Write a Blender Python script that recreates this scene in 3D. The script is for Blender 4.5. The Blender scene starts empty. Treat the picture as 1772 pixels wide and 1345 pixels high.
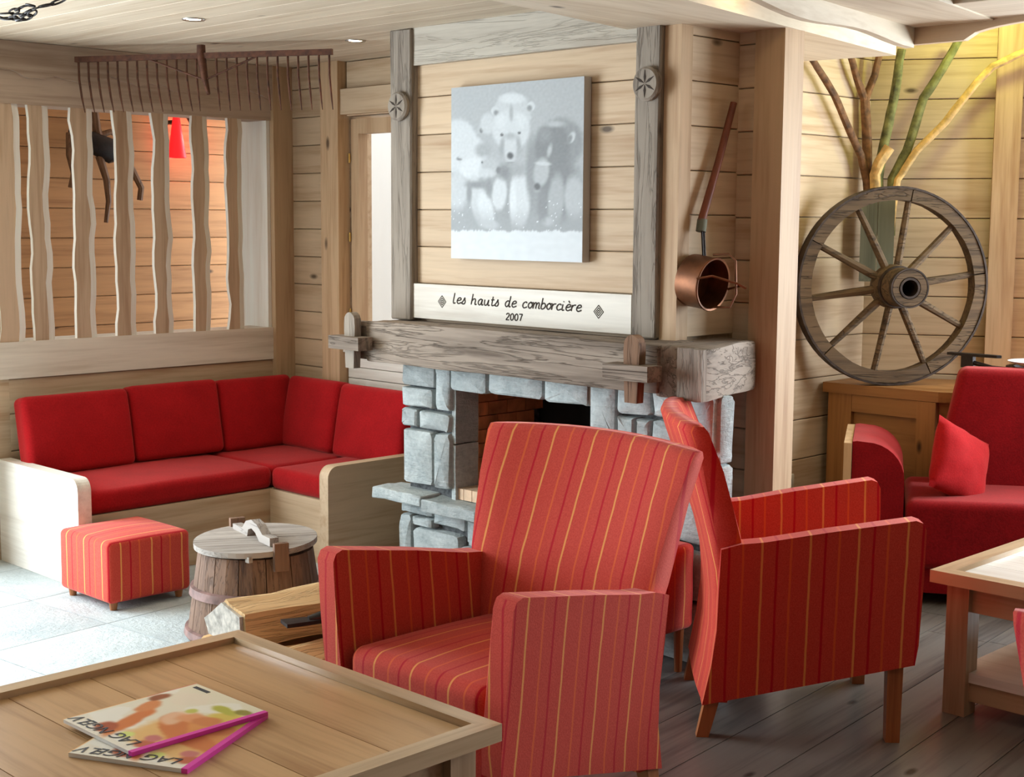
import bpy, bmesh, math, random
from mathutils import Vector, Matrix, noise

random.seed(7)
SC = bpy.context.scene
COL = SC.collection
PI = math.pi

# ------------------------------------------------------------------ camera
CAM_H = 1.5
YAW, TILT, ROLL, FPX = 0.7805, 0.11686, 0.00649, 2460.0
def cam_setup():
    f = Vector((-math.sin(YAW)*math.cos(TILT), math.cos(YAW)*math.cos(TILT), -math.sin(TILT)))
    r = Vector((math.cos(YAW), math.sin(YAW), 0)); u = r.cross(f)
    c, s = math.cos(ROLL), math.sin(ROLL)
    r2 = c*r + s*u; u2 = -s*r + c*u
    m = Matrix((r2, u2, -f)).transposed().to_4x4()
    m.translation = (0, 0, CAM_H)
    cd = bpy.data.cameras.new('camera'); co = bpy.data.objects.new('camera', cd)
    COL.objects.link(co); co.matrix_world = m
    cd.sensor_width = 36.0; cd.lens = 36.0*FPX/1772.0; cd.clip_start = 0.05
    SC.camera = co
cam_setup()

# ------------------------------------------------------------------ world, exposure, daylight
SC.cycles.max_bounces = 6; SC.cycles.diffuse_bounces = 2; SC.cycles.glossy_bounces = 3
SC.cycles.transmission_bounces = 2; SC.cycles.transparent_max_bounces = 6
SC.cycles.caustics_reflective = False; SC.cycles.caustics_refractive = False
SC.cycles.use_adaptive_sampling = True; SC.cycles.adaptive_threshold = 0.02
SC.cycles.sample_clamp_indirect = 6.0
SC.view_settings.view_transform = 'Standard'
SC.view_settings.look = 'None'
SC.view_settings.exposure = 0.45
SC.view_settings.gamma = 1.0
SC.view_settings.use_curve_mapping = False
w = bpy.data.worlds.new('sky'); SC.world = w; w.use_nodes = True
bg = w.node_tree.nodes['Background']
bg.inputs[0].default_value = (0.86, 0.93, 1.0, 1); bg.inputs[1].default_value = 2.0

def window_light(name, loc, rot, sx, sy, power, color):
    l = bpy.data.lights.new(name, 'AREA'); l.shape = 'RECTANGLE'; l.size = sx; l.size_y = sy
    l.energy = power; l.color = color
    o = bpy.data.objects.new(name, l); o.location = loc; o.rotation_euler = rot; COL.objects.link(o)
    return o
DAY = (0.78, 0.90, 1.0)
window_light('daylight_terrace_door', (-5.86, 1.2, 1.15), (0, -PI/2, 0), 2.0, 2.3, 135, DAY)      # glazed doors left of the frame, facing +X
window_light('daylight_far_window', (-0.95, 6.30, 1.42), (-PI/2, 0, 0), 3.2, 1.3, 150, DAY)        # long window right of the frame behind the red sofa, facing -Y
window_light('fill_behind_viewer', (-3.0, -2.3, 1.475), (PI/2, 0, 0), 1.0, 1.1, 3, (1.0, 0.97, 0.93))   # added weak fill, no window known there; facing +Y
window_light('daylight_hall_near', (-6.35, 2.72, 1.35), (PI/2, 0, 0), 0.5, 1.3, 1.2, DAY)
window_light('daylight_hall_far', (-7.1, 5.72, 1.35), (-PI/2, 0, 0), 0.6, 1.6, 24, DAY)

# ------------------------------------------------------------------ materials
def lin(c):
    out = []
    for v in c:
        v = v/255.0
        out.append(v/12.92 if v <= 0.04045 else ((v+0.055)/1.055)**2.4)
    return (*out, 1.0)

class NT:
    def __init__(s, name):
        s.m = bpy.data.materials.new(name); s.m.use_nodes = True
        s.t = s.m.node_tree; s.n = s.t.nodes; s.l = s.t.links
        s.b = s.n['Principled BSDF']
    def add(s, typ, **kw):
        n = s.n.new(typ)
        for k, v in kw.items(): setattr(n, k, v)
        return n
    def link(s, a, b): s.l.new(a, b)
    def math(s, op, a, b=None, c=None):
        n = s.add('ShaderNodeMath', operation=op)
        for i, v in enumerate((a, b, c)):
            if v is None: continue
            if hasattr(v, 'links'): s.link(v, n.inputs[i])
            else: n.inputs[i].default_value = v
        return n.outputs[0]
    def mix(s, fac, a, b, blend='MIX'):
        n = s.add('ShaderNodeMix', data_type='RGBA', blend_type=blend)
        for sock, v in ((n.inputs[0], fac), (n.inputs[6], a), (n.inputs[7], b)):
            if hasattr(v, 'links'): s.link(v, sock)
            else: sock.default_value = v
        return n.outputs[2]
    def ramp(s, fac, stops):
        n = s.add('ShaderNodeValToRGB'); cr = n.color_ramp
        while len(cr.elements) < len(stops): cr.elements.new(0.5)
        for e, (p, c) in zip(cr.elements, stops): e.position = p; e.color = c
        s.link(fac, n.inputs[0]); return n.outputs[0]
    def noise(s, vec, scale, detail=4, rough=0.55, dist=0.0):
        n = s.add('ShaderNodeTexNoise'); n.inputs['Scale'].default_value = scale
        n.inputs['Detail'].default_value = detail; n.inputs['Roughness'].default_value = rough
        n.inputs['Distortion'].default_value = dist
        s.link(vec, n.inputs['Vector']); return n.outputs[0]
    def coords(s, scale=(1, 1, 1), rnd=True):
        tc = s.add('ShaderNodeTexCoord'); mp = s.add('ShaderNodeMapping')
        s.link(tc.outputs['Object'], mp.inputs['Vector']); mp.inputs['Scale'].default_value = scale
        if rnd:
            oi = s.add('ShaderNodeObjectInfo')
            cb = s.add('ShaderNodeCombineXYZ')
            for i, k in enumerate((37.0, 91.0, 53.0)):
                s.link(s.math('MULTIPLY', oi.outputs['Random'], k), cb.inputs[i])
            s.link(cb.outputs[0], mp.inputs['Location'])
            s.rand = oi.outputs['Random']
        return mp.outputs[0]
    def bump(s, height, strength=0.3, dist=0.01):
        n = s.add('ShaderNodeBump'); n.inputs['Strength'].default_value = strength
        n.inputs['Distance'].default_value = dist
        s.link(height, n.inputs['Height']); s.link(n.outputs[0], s.b.inputs['Normal'])

def wood(name, light, dark, rough=0.6, grain=1.0, knots=True, vary=0.12, bump=0.25, axis=0, spec=0.35, cracks=0.0):
    """planed or weathered timber, grain along local axis"""
    t = NT(name)
    sc = [16*grain]*3; sc[axis] = 0.9*grain
    v = t.coords(tuple(sc))
    g = t.noise(v, 1.0, 3, 0.6, 0.6)
    fine = t.noise(v, 4.5, 2, 0.6)
    gg = t.math('ADD', t.math('MULTIPLY', g, 0.7), t.math('MULTIPLY', fine, 0.3))
    col = t.ramp(gg, [(0.30, lin(dark)), (0.52, lin(light)), (0.78, lin([min(255, c*1.06) for c in light]))])
    sk = [5.0]*3; sk[axis] = 2.1
    if knots:
        v2 = t.coords(tuple(sk))
        vo = t.add('ShaderNodeTexVoronoi'); vo.inputs['Scale'].default_value = 1.0
        t.link(v2, vo.inputs['Vector'])
        k = t.ramp(vo.outputs['Distance'], [(0.035, (0, 0, 0, 1)), (0.085, (1, 1, 1, 1))])
        col = t.mix(k, lin([c*0.55 for c in dark]), col)
    if cracks > 0:
        sc3 = [9.0]*3; sc3[axis] = 0.55
        v3 = t.coords(tuple(sc3))
        cr = t.noise(v3, 1.6, 4, 0.65, 1.5)
        cm = t.math('ABSOLUTE', t.math('SUBTRACT', cr, 0.5))
        mask = t.ramp(cm, [(0.0, (1, 1, 1, 1)), (0.022, (0, 0, 0, 1))])
        col = t.mix(t.math('MULTIPLY', mask, cracks), col, lin([c*0.4 for c in dark]))
        gg = t.math('SUBTRACT', gg, t.math('MULTIPLY', mask, 0.5))
    hv = t.add('ShaderNodeHueSaturation')
    t.link(t.math('ADD', t.math('MULTIPLY', t.rand, vary*2), 1.0-vary), hv.inputs['Value'])
    t.link(col, hv.inputs['Color']); t.link(hv.outputs[0], t.b.inputs['Base Color'])
    t.b.inputs['Roughness'].default_value = rough
    t.b.inputs['Specular IOR Level'].default_value = spec
    t.bump(gg, bump, 0.006)
    return t.m

def plain(name, c, rough=0.5, metal=0.0, var=0.0, scale=30, bump=0.0, spec=0.5):
    t = NT(name)
    t.b.inputs['Base Color'].default_value = lin(c); t.b.inputs['Roughness'].default_value = rough
    t.b.inputs['Metallic'].default_value = metal; t.b.inputs['Specular IOR Level'].default_value = spec
    if var > 0 or bump > 0:
        v = t.coords(); n = t.noise(v, scale, 5)
        if var > 0:
            t.link(t.ramp(n, [(0.3, lin([x*(1-var) for x in c])), (0.7, lin([min(255, x*(1+var)) for x in c]))]), t.b.inputs['Base Color'])
        if bump > 0: t.bump(n, bump, 0.006)
    return t.m

def fabric(name, c, dark, scale=220):
    t = NT(name); v = t.coords()
    n1 = t.noise(v, 9, 4); n2 = t.noise(v, scale, 2)
    f = t.math('ADD', t.math('MULTIPLY', n1, 0.45), t.math('MULTIPLY', n2, 0.55))
    t.link(t.ramp(f, [(0.3, lin(dark)), (0.7, lin(c))]), t.b.inputs['Base Color'])
    t.b.inputs['Roughness'].default_value = 0.9; t.b.inputs['Specular IOR Level'].default_value = 0.15
    t.b.inputs['Sheen Weight'].default_value = 0.35; t.b.inputs['Sheen Roughness'].default_value = 0.5
    t.b.inputs['Sheen Tint'].default_value = lin((255, 150, 140))
    t.bump(n2, 0.25, 0.003)
    return t.m

def striped(name):
    """woven upholstery: salmon red ground with thin yellow, red and orange lines; 'su' runs across the stripes"""
    t = NT(name)
    at = t.add('ShaderNodeAttribute'); at.attribute_name = 'su'
    v = t.coords(rnd=False)
    wob = t.noise(v, 14, 2); fine = t.noise(v, 260, 2)
    u = t.math('ADD', at.outputs['Fac'], t.math('MULTIPLY', t.math('SUBTRACT', wob, 0.5), 0.004))
    fr = t.math('FRACT', t.math('DIVIDE', t.math('ADD', u, 10.0), 0.135))
    col = t.ramp(fine, [(0.3, lin((200, 60, 46))), (0.7, lin((216, 80, 62)))])
    for pos, wd, c in ((0.12, 0.021, (240, 158, 84)), (0.43, 0.024, (192, 12, 34)), (0.72, 0.022, (226, 98, 52))):
        d = t.math('ABSOLUTE', t.math('SUBTRACT', fr, pos))
        m = t.ramp(d, [(wd*0.75, (1, 1, 1, 1)), (wd*1.35, (0, 0, 0, 1))])
        col = t.mix(m, col, lin(c))
    t.link(col, t.b.inputs['Base Color'])
    t.b.inputs['Roughness'].default_value = 0.85; t.b.inputs['Specular IOR Level'].default_value = 0.2
    t.b.inputs['Sheen Weight'].default_value = 0.4; t.b.inputs['Sheen Roughness'].default_value = 0.45
    t.b.inputs['Sheen Tint'].default_value = lin((255, 190, 180))
    t.bump(fine, 0.2, 0.003)
    return t.m

def stone_mat(name, a, b, c):
    t = NT(name); v = t.coords()
    n1 = t.noise(v, 6, 6, 0.65); n2 = t.noise(v, 55, 5, 0.7)
    sv = t.coords((14, 14, 70)); n3 = t.noise(sv, 1.0, 5, 0.65, 0.8)
    f = t.math('ADD', t.math('MULTIPLY', n1, 0.5), t.math('ADD', t.math('MULTIPLY', n2, 0.25), t.math('MULTIPLY', n3, 0.25)))
    col = t.ramp(f, [(0.32, lin(c)), (0.46, lin(a)), (0.62, lin(b))])
    hv = t.add('ShaderNodeHueSaturation')
    t.link(t.math('ADD', t.math('MULTIPLY', t.rand, 0.3), 0.85), hv.inputs['Value'])
    t.link(col, hv.inputs['Color']); t.link(hv.outputs[0], t.b.inputs['Base Color'])
    t.b.inputs['Roughness'].default_value = 0.8
    t.bump(t.math('ADD', n2, n3), 0.55, 0.012)
    return t.m

def vcol(name, rough=0.5, bump=0.0):
    t = NT(name); at = t.add('ShaderNodeAttribute'); at.attribute_name = 'Col'
    t.link(at.outputs['Color'], t.b.inputs['Base Color']); t.b.inputs['Roughness'].default_value = rough
    if bump > 0: t.bump(t.noise(t.coords(rnd=False), 180, 3), bump, 0.002)
    return t.m

def emit(name, c, strength):
    t = NT(name); t.b.inputs['Base Color'].default_value = lin(c)
    t.b.inputs['Emission Color'].default_value = lin(c); t.b.inputs['Emission Strength'].default_value = strength
    return t.m

def glass(name):
    t = NT(name); out = t.n['Material Output']
    tr = t.add('ShaderNodeBsdfTransparent'); gl = t.add('ShaderNodeBsdfGlossy'); gl.inputs['Roughness'].default_value = 0.02
    mx = t.add('ShaderNodeMixShader'); mx.inputs[0].default_value = 0.05
    t.link(tr.outputs[0], mx.inputs[1]); t.link(gl.outputs[0], mx.inputs[2])
    t.link(mx.outputs[0], out.inputs['Surface']); return t.m

M = {}
M['pine'] = wood('whitewashed pine', (214, 186, 152), (186, 150, 114), 0.6, 1.0, True, 0.06)
M['pine_y'] = wood('whitewashed pine lengthwise', (214, 186, 152), (186, 150, 114), 0.6, 1.0, True, 0.06, axis=1)
M['pine_v'] = wood('whitewashed pine upright', (206, 172, 134), (176, 136, 98), 0.6, 1.0, True, 0.06, axis=2)
M['pine_ceiling'] = wood('pale ceiling pine', (218, 200, 174), (196, 172, 142), 0.55, 1.0, True, 0.05, 0.12)
M['pine_ceiling_y'] = wood('pale ceiling pine lengthwise', (218, 200, 174), (196, 172, 142), 0.55, 1.0, True, 0.05, 0.12, axis=1)
M['pine_white'] = wood('limed white pine', (238, 230, 216), (216, 204, 188), 0.6, 1.0, True, 0.04)
M['pine_white_y'] = wood('limed white pine lengthwise', (234, 222, 204), (210, 194, 172), 0.6, 1.0, True, 0.04, axis=1)
M['pine_grey'] = wood('greyed pine beam', (196, 172, 150), (158, 132, 110), 0.65, 0.9, True, 0.05, axis=1)
M['pine_hall'] = wood('golden hall pine', (200, 144, 92), (166, 112, 66), 0.6, 1.0, True, 0.06)
M['slat'] = wood('rough sawn slat', (206, 176, 146), (172, 138, 108), 0.7, 0.9, True, 0.06, axis=2)
M['slat_edge_lit'] = wood('lit slat edge', (250, 242, 228), (236, 222, 202), 0.7, 0.9, False, 0.04, axis=2)  # bright window-lit strips along the slats, put into the edge colour
M['honey'] = wood('honey stained cabinet wood', (166, 114, 64), (130, 82, 44), 0.45, 1.0, True, 0.05)
M['honey_v'] = wood('honey stained upright wood', (166, 114, 64), (130, 82, 44), 0.45, 1.0, True, 0.05, axis=2)
M['old'] = wood('old grey timber', (156, 140, 124), (98, 83, 70), 0.8, 0.8, True, 0.06, 0.9, cracks=0.35)
M['old_y'] = wood('old grey timber lengthwise', (156, 140, 124), (98, 83, 70), 0.8, 0.8, True, 0.06, 0.9, axis=1, cracks=0.35)
M['old_pale'] = wood('pale grey timber', (196, 186, 170), (158, 144, 128), 0.8, 0.8, True, 0.05, 0.6, cracks=0.15)
M['old_v'] = wood('old grey upright timber', (158, 145, 130), (104, 90, 78), 0.8, 0.9, True, 0.06, 0.7, axis=2, cracks=0.3)
M['old_brown'] = wood('old brown oak', (132, 98, 72), (78, 54, 38), 0.75, 0.8, False, 0.1, 0.6, axis=2, cracks=0.5)
M['table'] = wood('oiled table pine', (196, 154, 108), (160, 116, 74), 0.32, 0.9, True, 0.06, 0.1, spec=0.55)
M['table_rim'] = wood('oiled table edge', (204, 174, 138), (170, 136, 100), 0.28, 0.9, True, 0.05, 0.1, spec=0.6)
M['table_v'] = wood('oiled table leg', (196, 164, 130), (160, 126, 94), 0.35, 0.9, True, 0.05, 0.1, axis=2, spec=0.5)
M['table_lit'] = wood('light-whitened waxed table top', (240, 232, 222), (220, 208, 194), 0.3, 0.9, True, 0.05, 0.05, spec=0.8)  # near-white wood: glaring window light on the top put into its colour
M['floor_plank'] = wood('grey oak floorboard', (122, 116, 110), (82, 79, 77), 0.27, 0.7, True, 0.1, 0.12, spec=0.6)
M['leg'] = wood('beech chair leg', (176, 112, 66), (140, 84, 46), 0.4, 1.2, False, 0.04, 0.1, axis=2)
M['barrel'] = wood('worn barrel stave', (134, 104, 84), (82, 58, 44), 0.75, 0.9, False, 0.14, 0.5, axis=2, cracks=0.5)
M['barrel_lid'] = wood('pale worn barrel lid', (178, 168, 158), (136, 124, 114), 0.7, 0.8, False, 0.08, 0.4, cracks=0.4)
M['hoop'] = plain('rusty purple hoop', (130, 100, 92), 0.6, 0.2, 0.2, 20, 0.2)
M['wheel'] = wood('weathered wheel oak', (104, 82, 58), (60, 45, 32), 0.8, 1.2, False, 0.12, 0.8, cracks=0.6)
M['wheel_iron'] = plain('dark wheel iron', (66, 54, 46), 0.6, 0.6, 0.25, 30, 0.3)
M['iron'] = plain('black iron', (40, 34, 32), 0.5, 0.5, 0.2, 40, 0.2)
M['rust'] = plain('rusty brown iron', (92, 58, 42), 0.65, 0.4, 0.25, 40, 0.3)
M['copper'] = plain('old copper', (112, 70, 44), 0.45, 0.7, 0.25, 12, 0.1)
M['red_handle'] = wood('red brown pole', (128, 68, 44), (92, 44, 28), 0.5, 1.0, False, 0.0, 0.2, axis=2)
M['bark_brown'] = plain('brown branch bark', (112, 78, 50), 0.85, 0, 0.35, 26, 0.6)
M['bark_green'] = plain('mossy branch bark', (110, 108, 66), 0.9, 0, 0.35, 22, 0.7)
M['bark_pale'] = plain('peeled pale branch', (206, 166, 104), 0.75, 0, 0.2, 24, 0.4)
M['box_green'] = wood('greenish grey box board', (128, 128, 110), (92, 94, 80), 0.8, 0.9, False, 0.08, 0.5, axis=2)
M['stone'] = stone_mat('blue grey schist', (172, 180, 178), (206, 212, 208), (122, 132, 134))
M['mortar'] = plain('dark mortar', (86, 88, 88), 0.95, 0, 0.3, 60, 0.6)
M['brick'] = plain('fire brick', (176, 112, 70), 0.9, 0, 0.3, 9, 0.4)
M['brick_pale'] = plain('pale hearth brick', (222, 190, 158), 0.85, 0, 0.12, 14, 0.3)
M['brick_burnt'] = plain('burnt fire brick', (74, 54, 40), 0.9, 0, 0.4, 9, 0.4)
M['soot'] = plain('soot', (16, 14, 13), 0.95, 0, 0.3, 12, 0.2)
M['tile'] = stone_mat('pale floor stone', (184, 192, 191), (202, 208, 205), (168, 176, 177))
M['red'] = fabric('red chenille', (186, 22, 28), (150, 12, 18), 150)
M['red_sofa'] = fabric('dark red chenille', (160, 19, 29), (120, 8, 18), 150)
M['stripe'] = striped('striped red upholstery')
M['canvas'] = vcol('bear print on canvas', 0.6, 0.1)
M['canvas_edge'] = plain('canvas edge', (196, 190, 184), 0.7)
M['cover'] = vcol('magazine cover print', 0.3)
M['paper'] = plain('white page block', (236, 234, 230), 0.8)
M['pink'] = plain('magenta spine', (226, 60, 168), 0.35)
M['ink'] = plain('dark ink', (38, 34, 34), 0.6)
M['carve'] = plain('burnt carved line', (60, 48, 38), 0.85)
M['log'] = wood('split log wood', (218, 178, 126), (182, 134, 84), 0.85, 0.5, False, 0.08, 0.8, cracks=0.25)
M['bark'] = plain('log bark', (104, 76, 54), 0.95, 0, 0.35, 16, 0.9)
M['log_end'] = plain('grey log end', (176, 168, 156), 0.9, 0, 0.2, 40, 0.4)
M['white_plastic'] = plain('ivory plastic', (222, 212, 190), 0.4)
M['black_plastic'] = plain('black plastic', (24, 22, 22), 0.4)
M['lamp_red'] = emit('red lit shade', (226, 30, 34), 0.8)
M['bulb'] = emit('lit downlight bulb', (255, 236, 206), 14)
M['chrome'] = plain('brushed nickel ring', (190, 186, 180), 0.3, 0.9)
M['porcelain'] = plain('white porcelain', (236, 236, 232), 0.2)
M['glass'] = glass('window glass')
M['plaster'] = plain('brown lounge wall', (124, 94, 66), 0.9)
M['render_white'] = plain('white outside render', (244, 242, 236), 0.9)
M['brass'] = plain('brass hinge', (196, 160, 90), 0.35, 0.9)

# ------------------------------------------------------------------ mesh helpers
class MB:
    """collects geometry in a bmesh, builds one mesh object"""
    def __init__(s): s.bm = bmesh.new()
    def box(s, c, size, rz=0.0, mat=None):
        x, y, z = size[0]/2, size[1]/2, size[2]/2
        R = Matrix.Translation(c) @ (mat if mat is not None else Matrix.Rotation(rz, 4, 'Z'))
        vs = [s.bm.verts.new(R @ Vector((i*x, j*y, k*z))) for k in (-1, 1) for j in (-1, 1) for i in (-1, 1)]
        for f in ((0, 2, 3, 1), (4, 5, 7, 6), (0, 1, 5, 4), (2, 6, 7, 3), (0, 4, 6, 2), (1, 3, 7, 5)):
            s.bm.faces.new([vs[i] for i in f])
        return s
    def bx(s, x0, x1, y0, y1, z0, z1):
        return s.box(((x0+x1)/2, (y0+y1)/2, (z0+z1)/2), (x1-x0, y1-y0, z1-z0))
    def prism(s, poly, lo, hi, axis='z'):
        """poly: 2-D points; extruded along axis from lo to hi"""
        def P(a, b, c):
            return {'z': (a, b, c), 'y': (a, c, b), 'x': (c, a, b)}[axis]
        v0 = [s.bm.verts.new(P(a, b, lo)) for a, b in poly]; v1 = [s.bm.verts.new(P(a, b, hi)) for a, b in poly]
        n = len(poly)
        s.bm.faces.new(v0[::-1]); s.bm.faces.new(v1)
        for i in range(n): s.bm.faces.new((v0[i], v0[(i+1) % n], v1[(i+1) % n], v1[i]))
        return s
    def tube(s, pts, rad, seg=8, caps=True):
        pts = [Vector(p) for p in pts]; n = len(pts)
        rad = rad if isinstance(rad, (list, tuple)) else [rad]*n
        rings = []; up = None
        for i, p in enumerate(pts):
            d = (pts[min(i+1, n-1)]-pts[max(i-1, 0)]).normalized()
            if up is None:
                up = Vector((0, 0, 1)) if abs(d.z) < 0.9 else Vector((1, 0, 0))
            a = d.cross(up).normalized(); b = a.cross(d).normalized(); up = b
            rings.append([s.bm.verts.new(p + rad[i]*(math.cos(2*PI*k/seg)*a + math.sin(2*PI*k/seg)*b)) for k in range(seg)])
        for r0, r1 in zip(rings, rings[1:]):
            for k in range(seg): s.bm.faces.new((r0[k], r0[(k+1) % seg], r1[(k+1) % seg], r1[k]))
        if caps: s.bm.faces.new(rings[0][::-1]); s.bm.faces.new(rings[-1])
        return s
    def lathe(s, prof, seg=32, center=(0, 0, 0), axis='z', close=False):
        rings = []
        for r, h in prof:
            ring = []
            for k in range(seg):
                a = 2*PI*k/seg; p = (r*math.cos(a), r*math.sin(a), h)
                if axis == 'y': p = (p[0], h, p[1])
                if axis == 'x': p = (h, p[0], p[1])
                ring.append(s.bm.verts.new(Vector(p)+Vector(center)))
            rings.append(ring)
        pairs = list(zip(rings, rings[1:])) + ([(rings[-1], rings[0])] if close else [])
        for r0, r1 in pairs:
            for k in range(seg): s.bm.faces.new((r0[k], r0[(k+1) % seg], r1[(k+1) % seg], r1[k]))
        if not close:
            if prof[0][0] > 1e-5: s.bm.faces.new(rings[0][::-1])
            if prof[-1][0] > 1e-5: s.bm.faces.new(rings[-1])
        return s
    def rbox(s, size, r=0.02, k=3, n=3, c=(0, 0, 0), fn=None):
        hs = [v/2 for v in size]
        ax = []
        for h in hs:
            rr = min(r, h*0.98)
            a = [-h + rr*i/k for i in range(k)]
            m = [(-h+rr) + (2*h-2*rr)*i/n for i in range(n+1)]
            ax.append(a + m + [-v for v in a[::-1]])
        cache = {}
        def V(p):
            key = tuple(round(q, 6) for q in p)
            if key in cache: return cache[key]
            inn = Vector([max(-h+min(r, h*.98), min(h-min(r, h*.98), q)) for q, h in zip(p, hs)])
            d = Vector(p)-inn
            q = inn + d.normalized()*min(r, min(hs)*.98) if d.length > 1e-9 else Vector(p)
            q = q + Vector(c)
            if fn: q = Vector(fn(*q))
            v = s.bm.verts.new(q); cache[key] = v; return v
        for d in range(3):
            e, f = (d+1) % 3, (d+2) % 3
            for sg in (-1, 1):
                for i in range(len(ax[e])-1):
                    for j in range(len(ax[f])-1):
                        quad = []
                        for a, b in ((i, j), (i+1, j), (i+1, j+1), (i, j+1)):
                            p = [0, 0, 0]; p[d] = sg*hs[d]; p[e] = ax[e][a]; p[f] = ax[f][b]; quad.append(V(p))
                        if sg < 0: quad.reverse()
                        s.bm.faces.new(quad)
        return s
    def bevel(s, width, seg=2, angle=30):
        es = [e for e in s.bm.edges if len(e.link_faces) == 2 and e.calc_face_angle(0) > math.radians(angle)]
        if es: bmesh.ops.bevel(s.bm, geom=es, offset=width, segments=seg, profile=0.6, affect='EDGES', clamp_overlap=True)
        return s
    def subdiv(s, cuts=1):
        bmesh.ops.subdivide_edges(s.bm, edges=s.bm.edges[:], cuts=cuts, use_grid_fill=True); return s
    def jitter(s, amp, scale=8.0, seed=0.0):
        for v in s.bm.verts:
            q = v.co*scale + Vector((seed, seed*1.7, seed*0.3))
            v.co += amp*noise.noise_vector(q)
        return s
    def move(s, mat):
        for v in s.bm.verts: v.co = mat @ v.co
        return s
    def mesh(s, name, smooth=False, stripes=None, angle=40):
        bmesh.ops.recalc_face_normals(s.bm, faces=s.bm.faces[:])
        if smooth:
            for f in s.bm.faces: f.smooth = True
            for e in s.bm.edges:
                if len(e.link_faces) == 2 and e.calc_face_angle(0) > math.radians(angle): e.smooth = False
        me = bpy.data.meshes.new(name); s.bm.to_mesh(me); s.bm.free()
        if stripes is not None:
            at = me.attributes.new('su', 'FLOAT', 'CORNER')
            vals = [0.0]*len(me.loops)
            for p in me.polygons:
                for li in p.loop_indices:
                    vals[li] = stripes(me.vertices[me.loops[li].vertex_index].co, p.normal)
            at.data.foreach_set('value', vals)
        return me
    def build(s, name, mat, parent=None, loc=(0, 0, 0), rot=(0, 0, 0), smooth=False, stripes=None, angle=40):
        return place(s.mesh(name, smooth, stripes, angle), name, mat, parent, loc, rot)

def place(me, name, mat, parent=None, loc=(0, 0, 0), rot=(0, 0, 0)):
    if mat is not None and not me.materials: me.materials.append(M[mat] if isinstance(mat, str) else mat)
    o = bpy.data.objects.new(name, me); COL.objects.link(o)
    o.location = loc; o.rotation_euler = rot
    if parent: o.parent = parent
    return o
def tag(o, label, cat, group=None):
    o['label'] = label; o['category'] = cat
    if group: o['group'] = group
    return o
def thing(name, label, cat, loc=(0, 0, 0), rz=0.0, group=None):
    o = bpy.data.objects.new(name, None); o.empty_display_size = 0.1; COL.objects.link(o)
    o.location = loc; o.rotation_euler = (0, 0, rz)
    return tag(o, label, cat, group)
def struct(o): o['kind'] = 'structure'; return o
def copy_tree(o, parent=None):
    c = o.copy(); COL.objects.link(c)
    if parent: c.parent = parent
    for ch in [x for x in bpy.data.objects if x.parent == o]: copy_tree(ch, c)
    return c

_plank = {}
def plank_mesh(L, h, d, cham=0.0028, mat='pine'):
    """board in local x (length), face at y=0 looking to -y, height z"""
    key = (round(L, 3), round(h, 4), round(d, 4), mat)
    if key not in _plank:
        c = cham
        _plank[key] = MB().prism([(0+c, 0), (h-c, 0), (h, c), (h, d), (0, d), (0, c)], 0, L, 'z').move(
            Matrix(((0, 0, 1, 0), (0, 1, 0, 0), (1, 0, 0, 0), (0, 0, 0, 1)))).mesh('plank')
    return _plank[key]
def planks(parent, p0, ang, L, zs, mat='pine', d=0.02, gap=0.003, name='plank', joints=()):
    """horizontal cladding boards on a wall; the wall face looks to (sin a, -cos a)"""
    a = math.radians(ang); cuts = [0]+list(joints)+[L]
    for z0, z1 in zip(zs, zs[1:]):
        for c0, c1 in zip(cuts, cuts[1:]):
            place(plank_mesh(c1-c0-0.001, z1-z0-gap, d, mat=mat), name, mat, parent,
                  (p0[0]+math.cos(a)*c0, p0[1]+math.sin(a)*c0, z0), (0, 0, a))
def zrows(z0, z1, h, start=None):
    zs = [z0]; z = z0 if start is None else start
    while z <= z0+0.02: z += h
    while z < z1-0.02: zs.append(z); z += h
    return zs+[z1]
def wall(name, p0, ang, L, z0, z1, thick=0.08, mat='plaster', off=0.02, holes=()):
    """backing slab behind the cladding; holes are (s0, s1, z0, z1)"""
    a = math.radians(ang); m = MB()
    xs = sorted(set([0, L]+[h for q in holes for h in q[:2]])); zz = sorted(set([z0, z1]+[h for q in holes for h in q[2:]]))
    for x0, x1 in zip(xs, xs[1:]):
        for a0, a1 in zip(zz, zz[1:]):
            cx, cz = (x0+x1)/2, (a0+a1)/2
            if any(h[0] < cx < h[1] and h[2] < cz < h[3] for h in holes): continue
            m.bx(x0, x1, off, off+thick, a0, a1)
    m.move(Matrix.Translation((p0[0], p0[1], 0)) @ Matrix.Rotation(a, 4, 'Z'))
    return struct(m.build(name, mat))

# ------------------------------------------------------------------ the room
CEIL = 2.258
# floor: slab, floorboards (rotated 5.8 degrees from the walls) and pale stone slabs
floor = struct(MB().bx(-9, 3.2, -3, 8, -0.12, -0.022).build('floor', 'mortar'))
FA = math.radians(5.8)
FR = Matrix.Rotation(FA, 4, 'Z')
org = Vector((-3.18, 2.4, 0)); PW = 0.224
random.seed(3)
for i in range(24):
    x0 = i*PW
    y = -3.6 - random.random()*1.6
    while y < 4.7:
        L = random.choice((1.9, 2.3, 2.7))
        y0, y1 = max(y, -3.6), min(y+L, 4.6)
        if y1-y0 > 0.15:
            loc = org + FR @ Vector((x0+0.0015, y0, -0.022))
            me = MB().bx(0, PW-0.003, 0, y1-y0-0.003, 0, 0.022).mesh('floorboard')
            me.transform(Matrix.Translation((-PW/2, 0, 0))); me.transform(Matrix.Rotation(-PI/2, 4, 'Z'))
            o = place(me, 'floorboard', 'floor_plank', floor, loc + FR @ Vector((PW/2, 0, 0)), (0, 0, FA+PI/2))
        y += L
TS = 0.50
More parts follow.
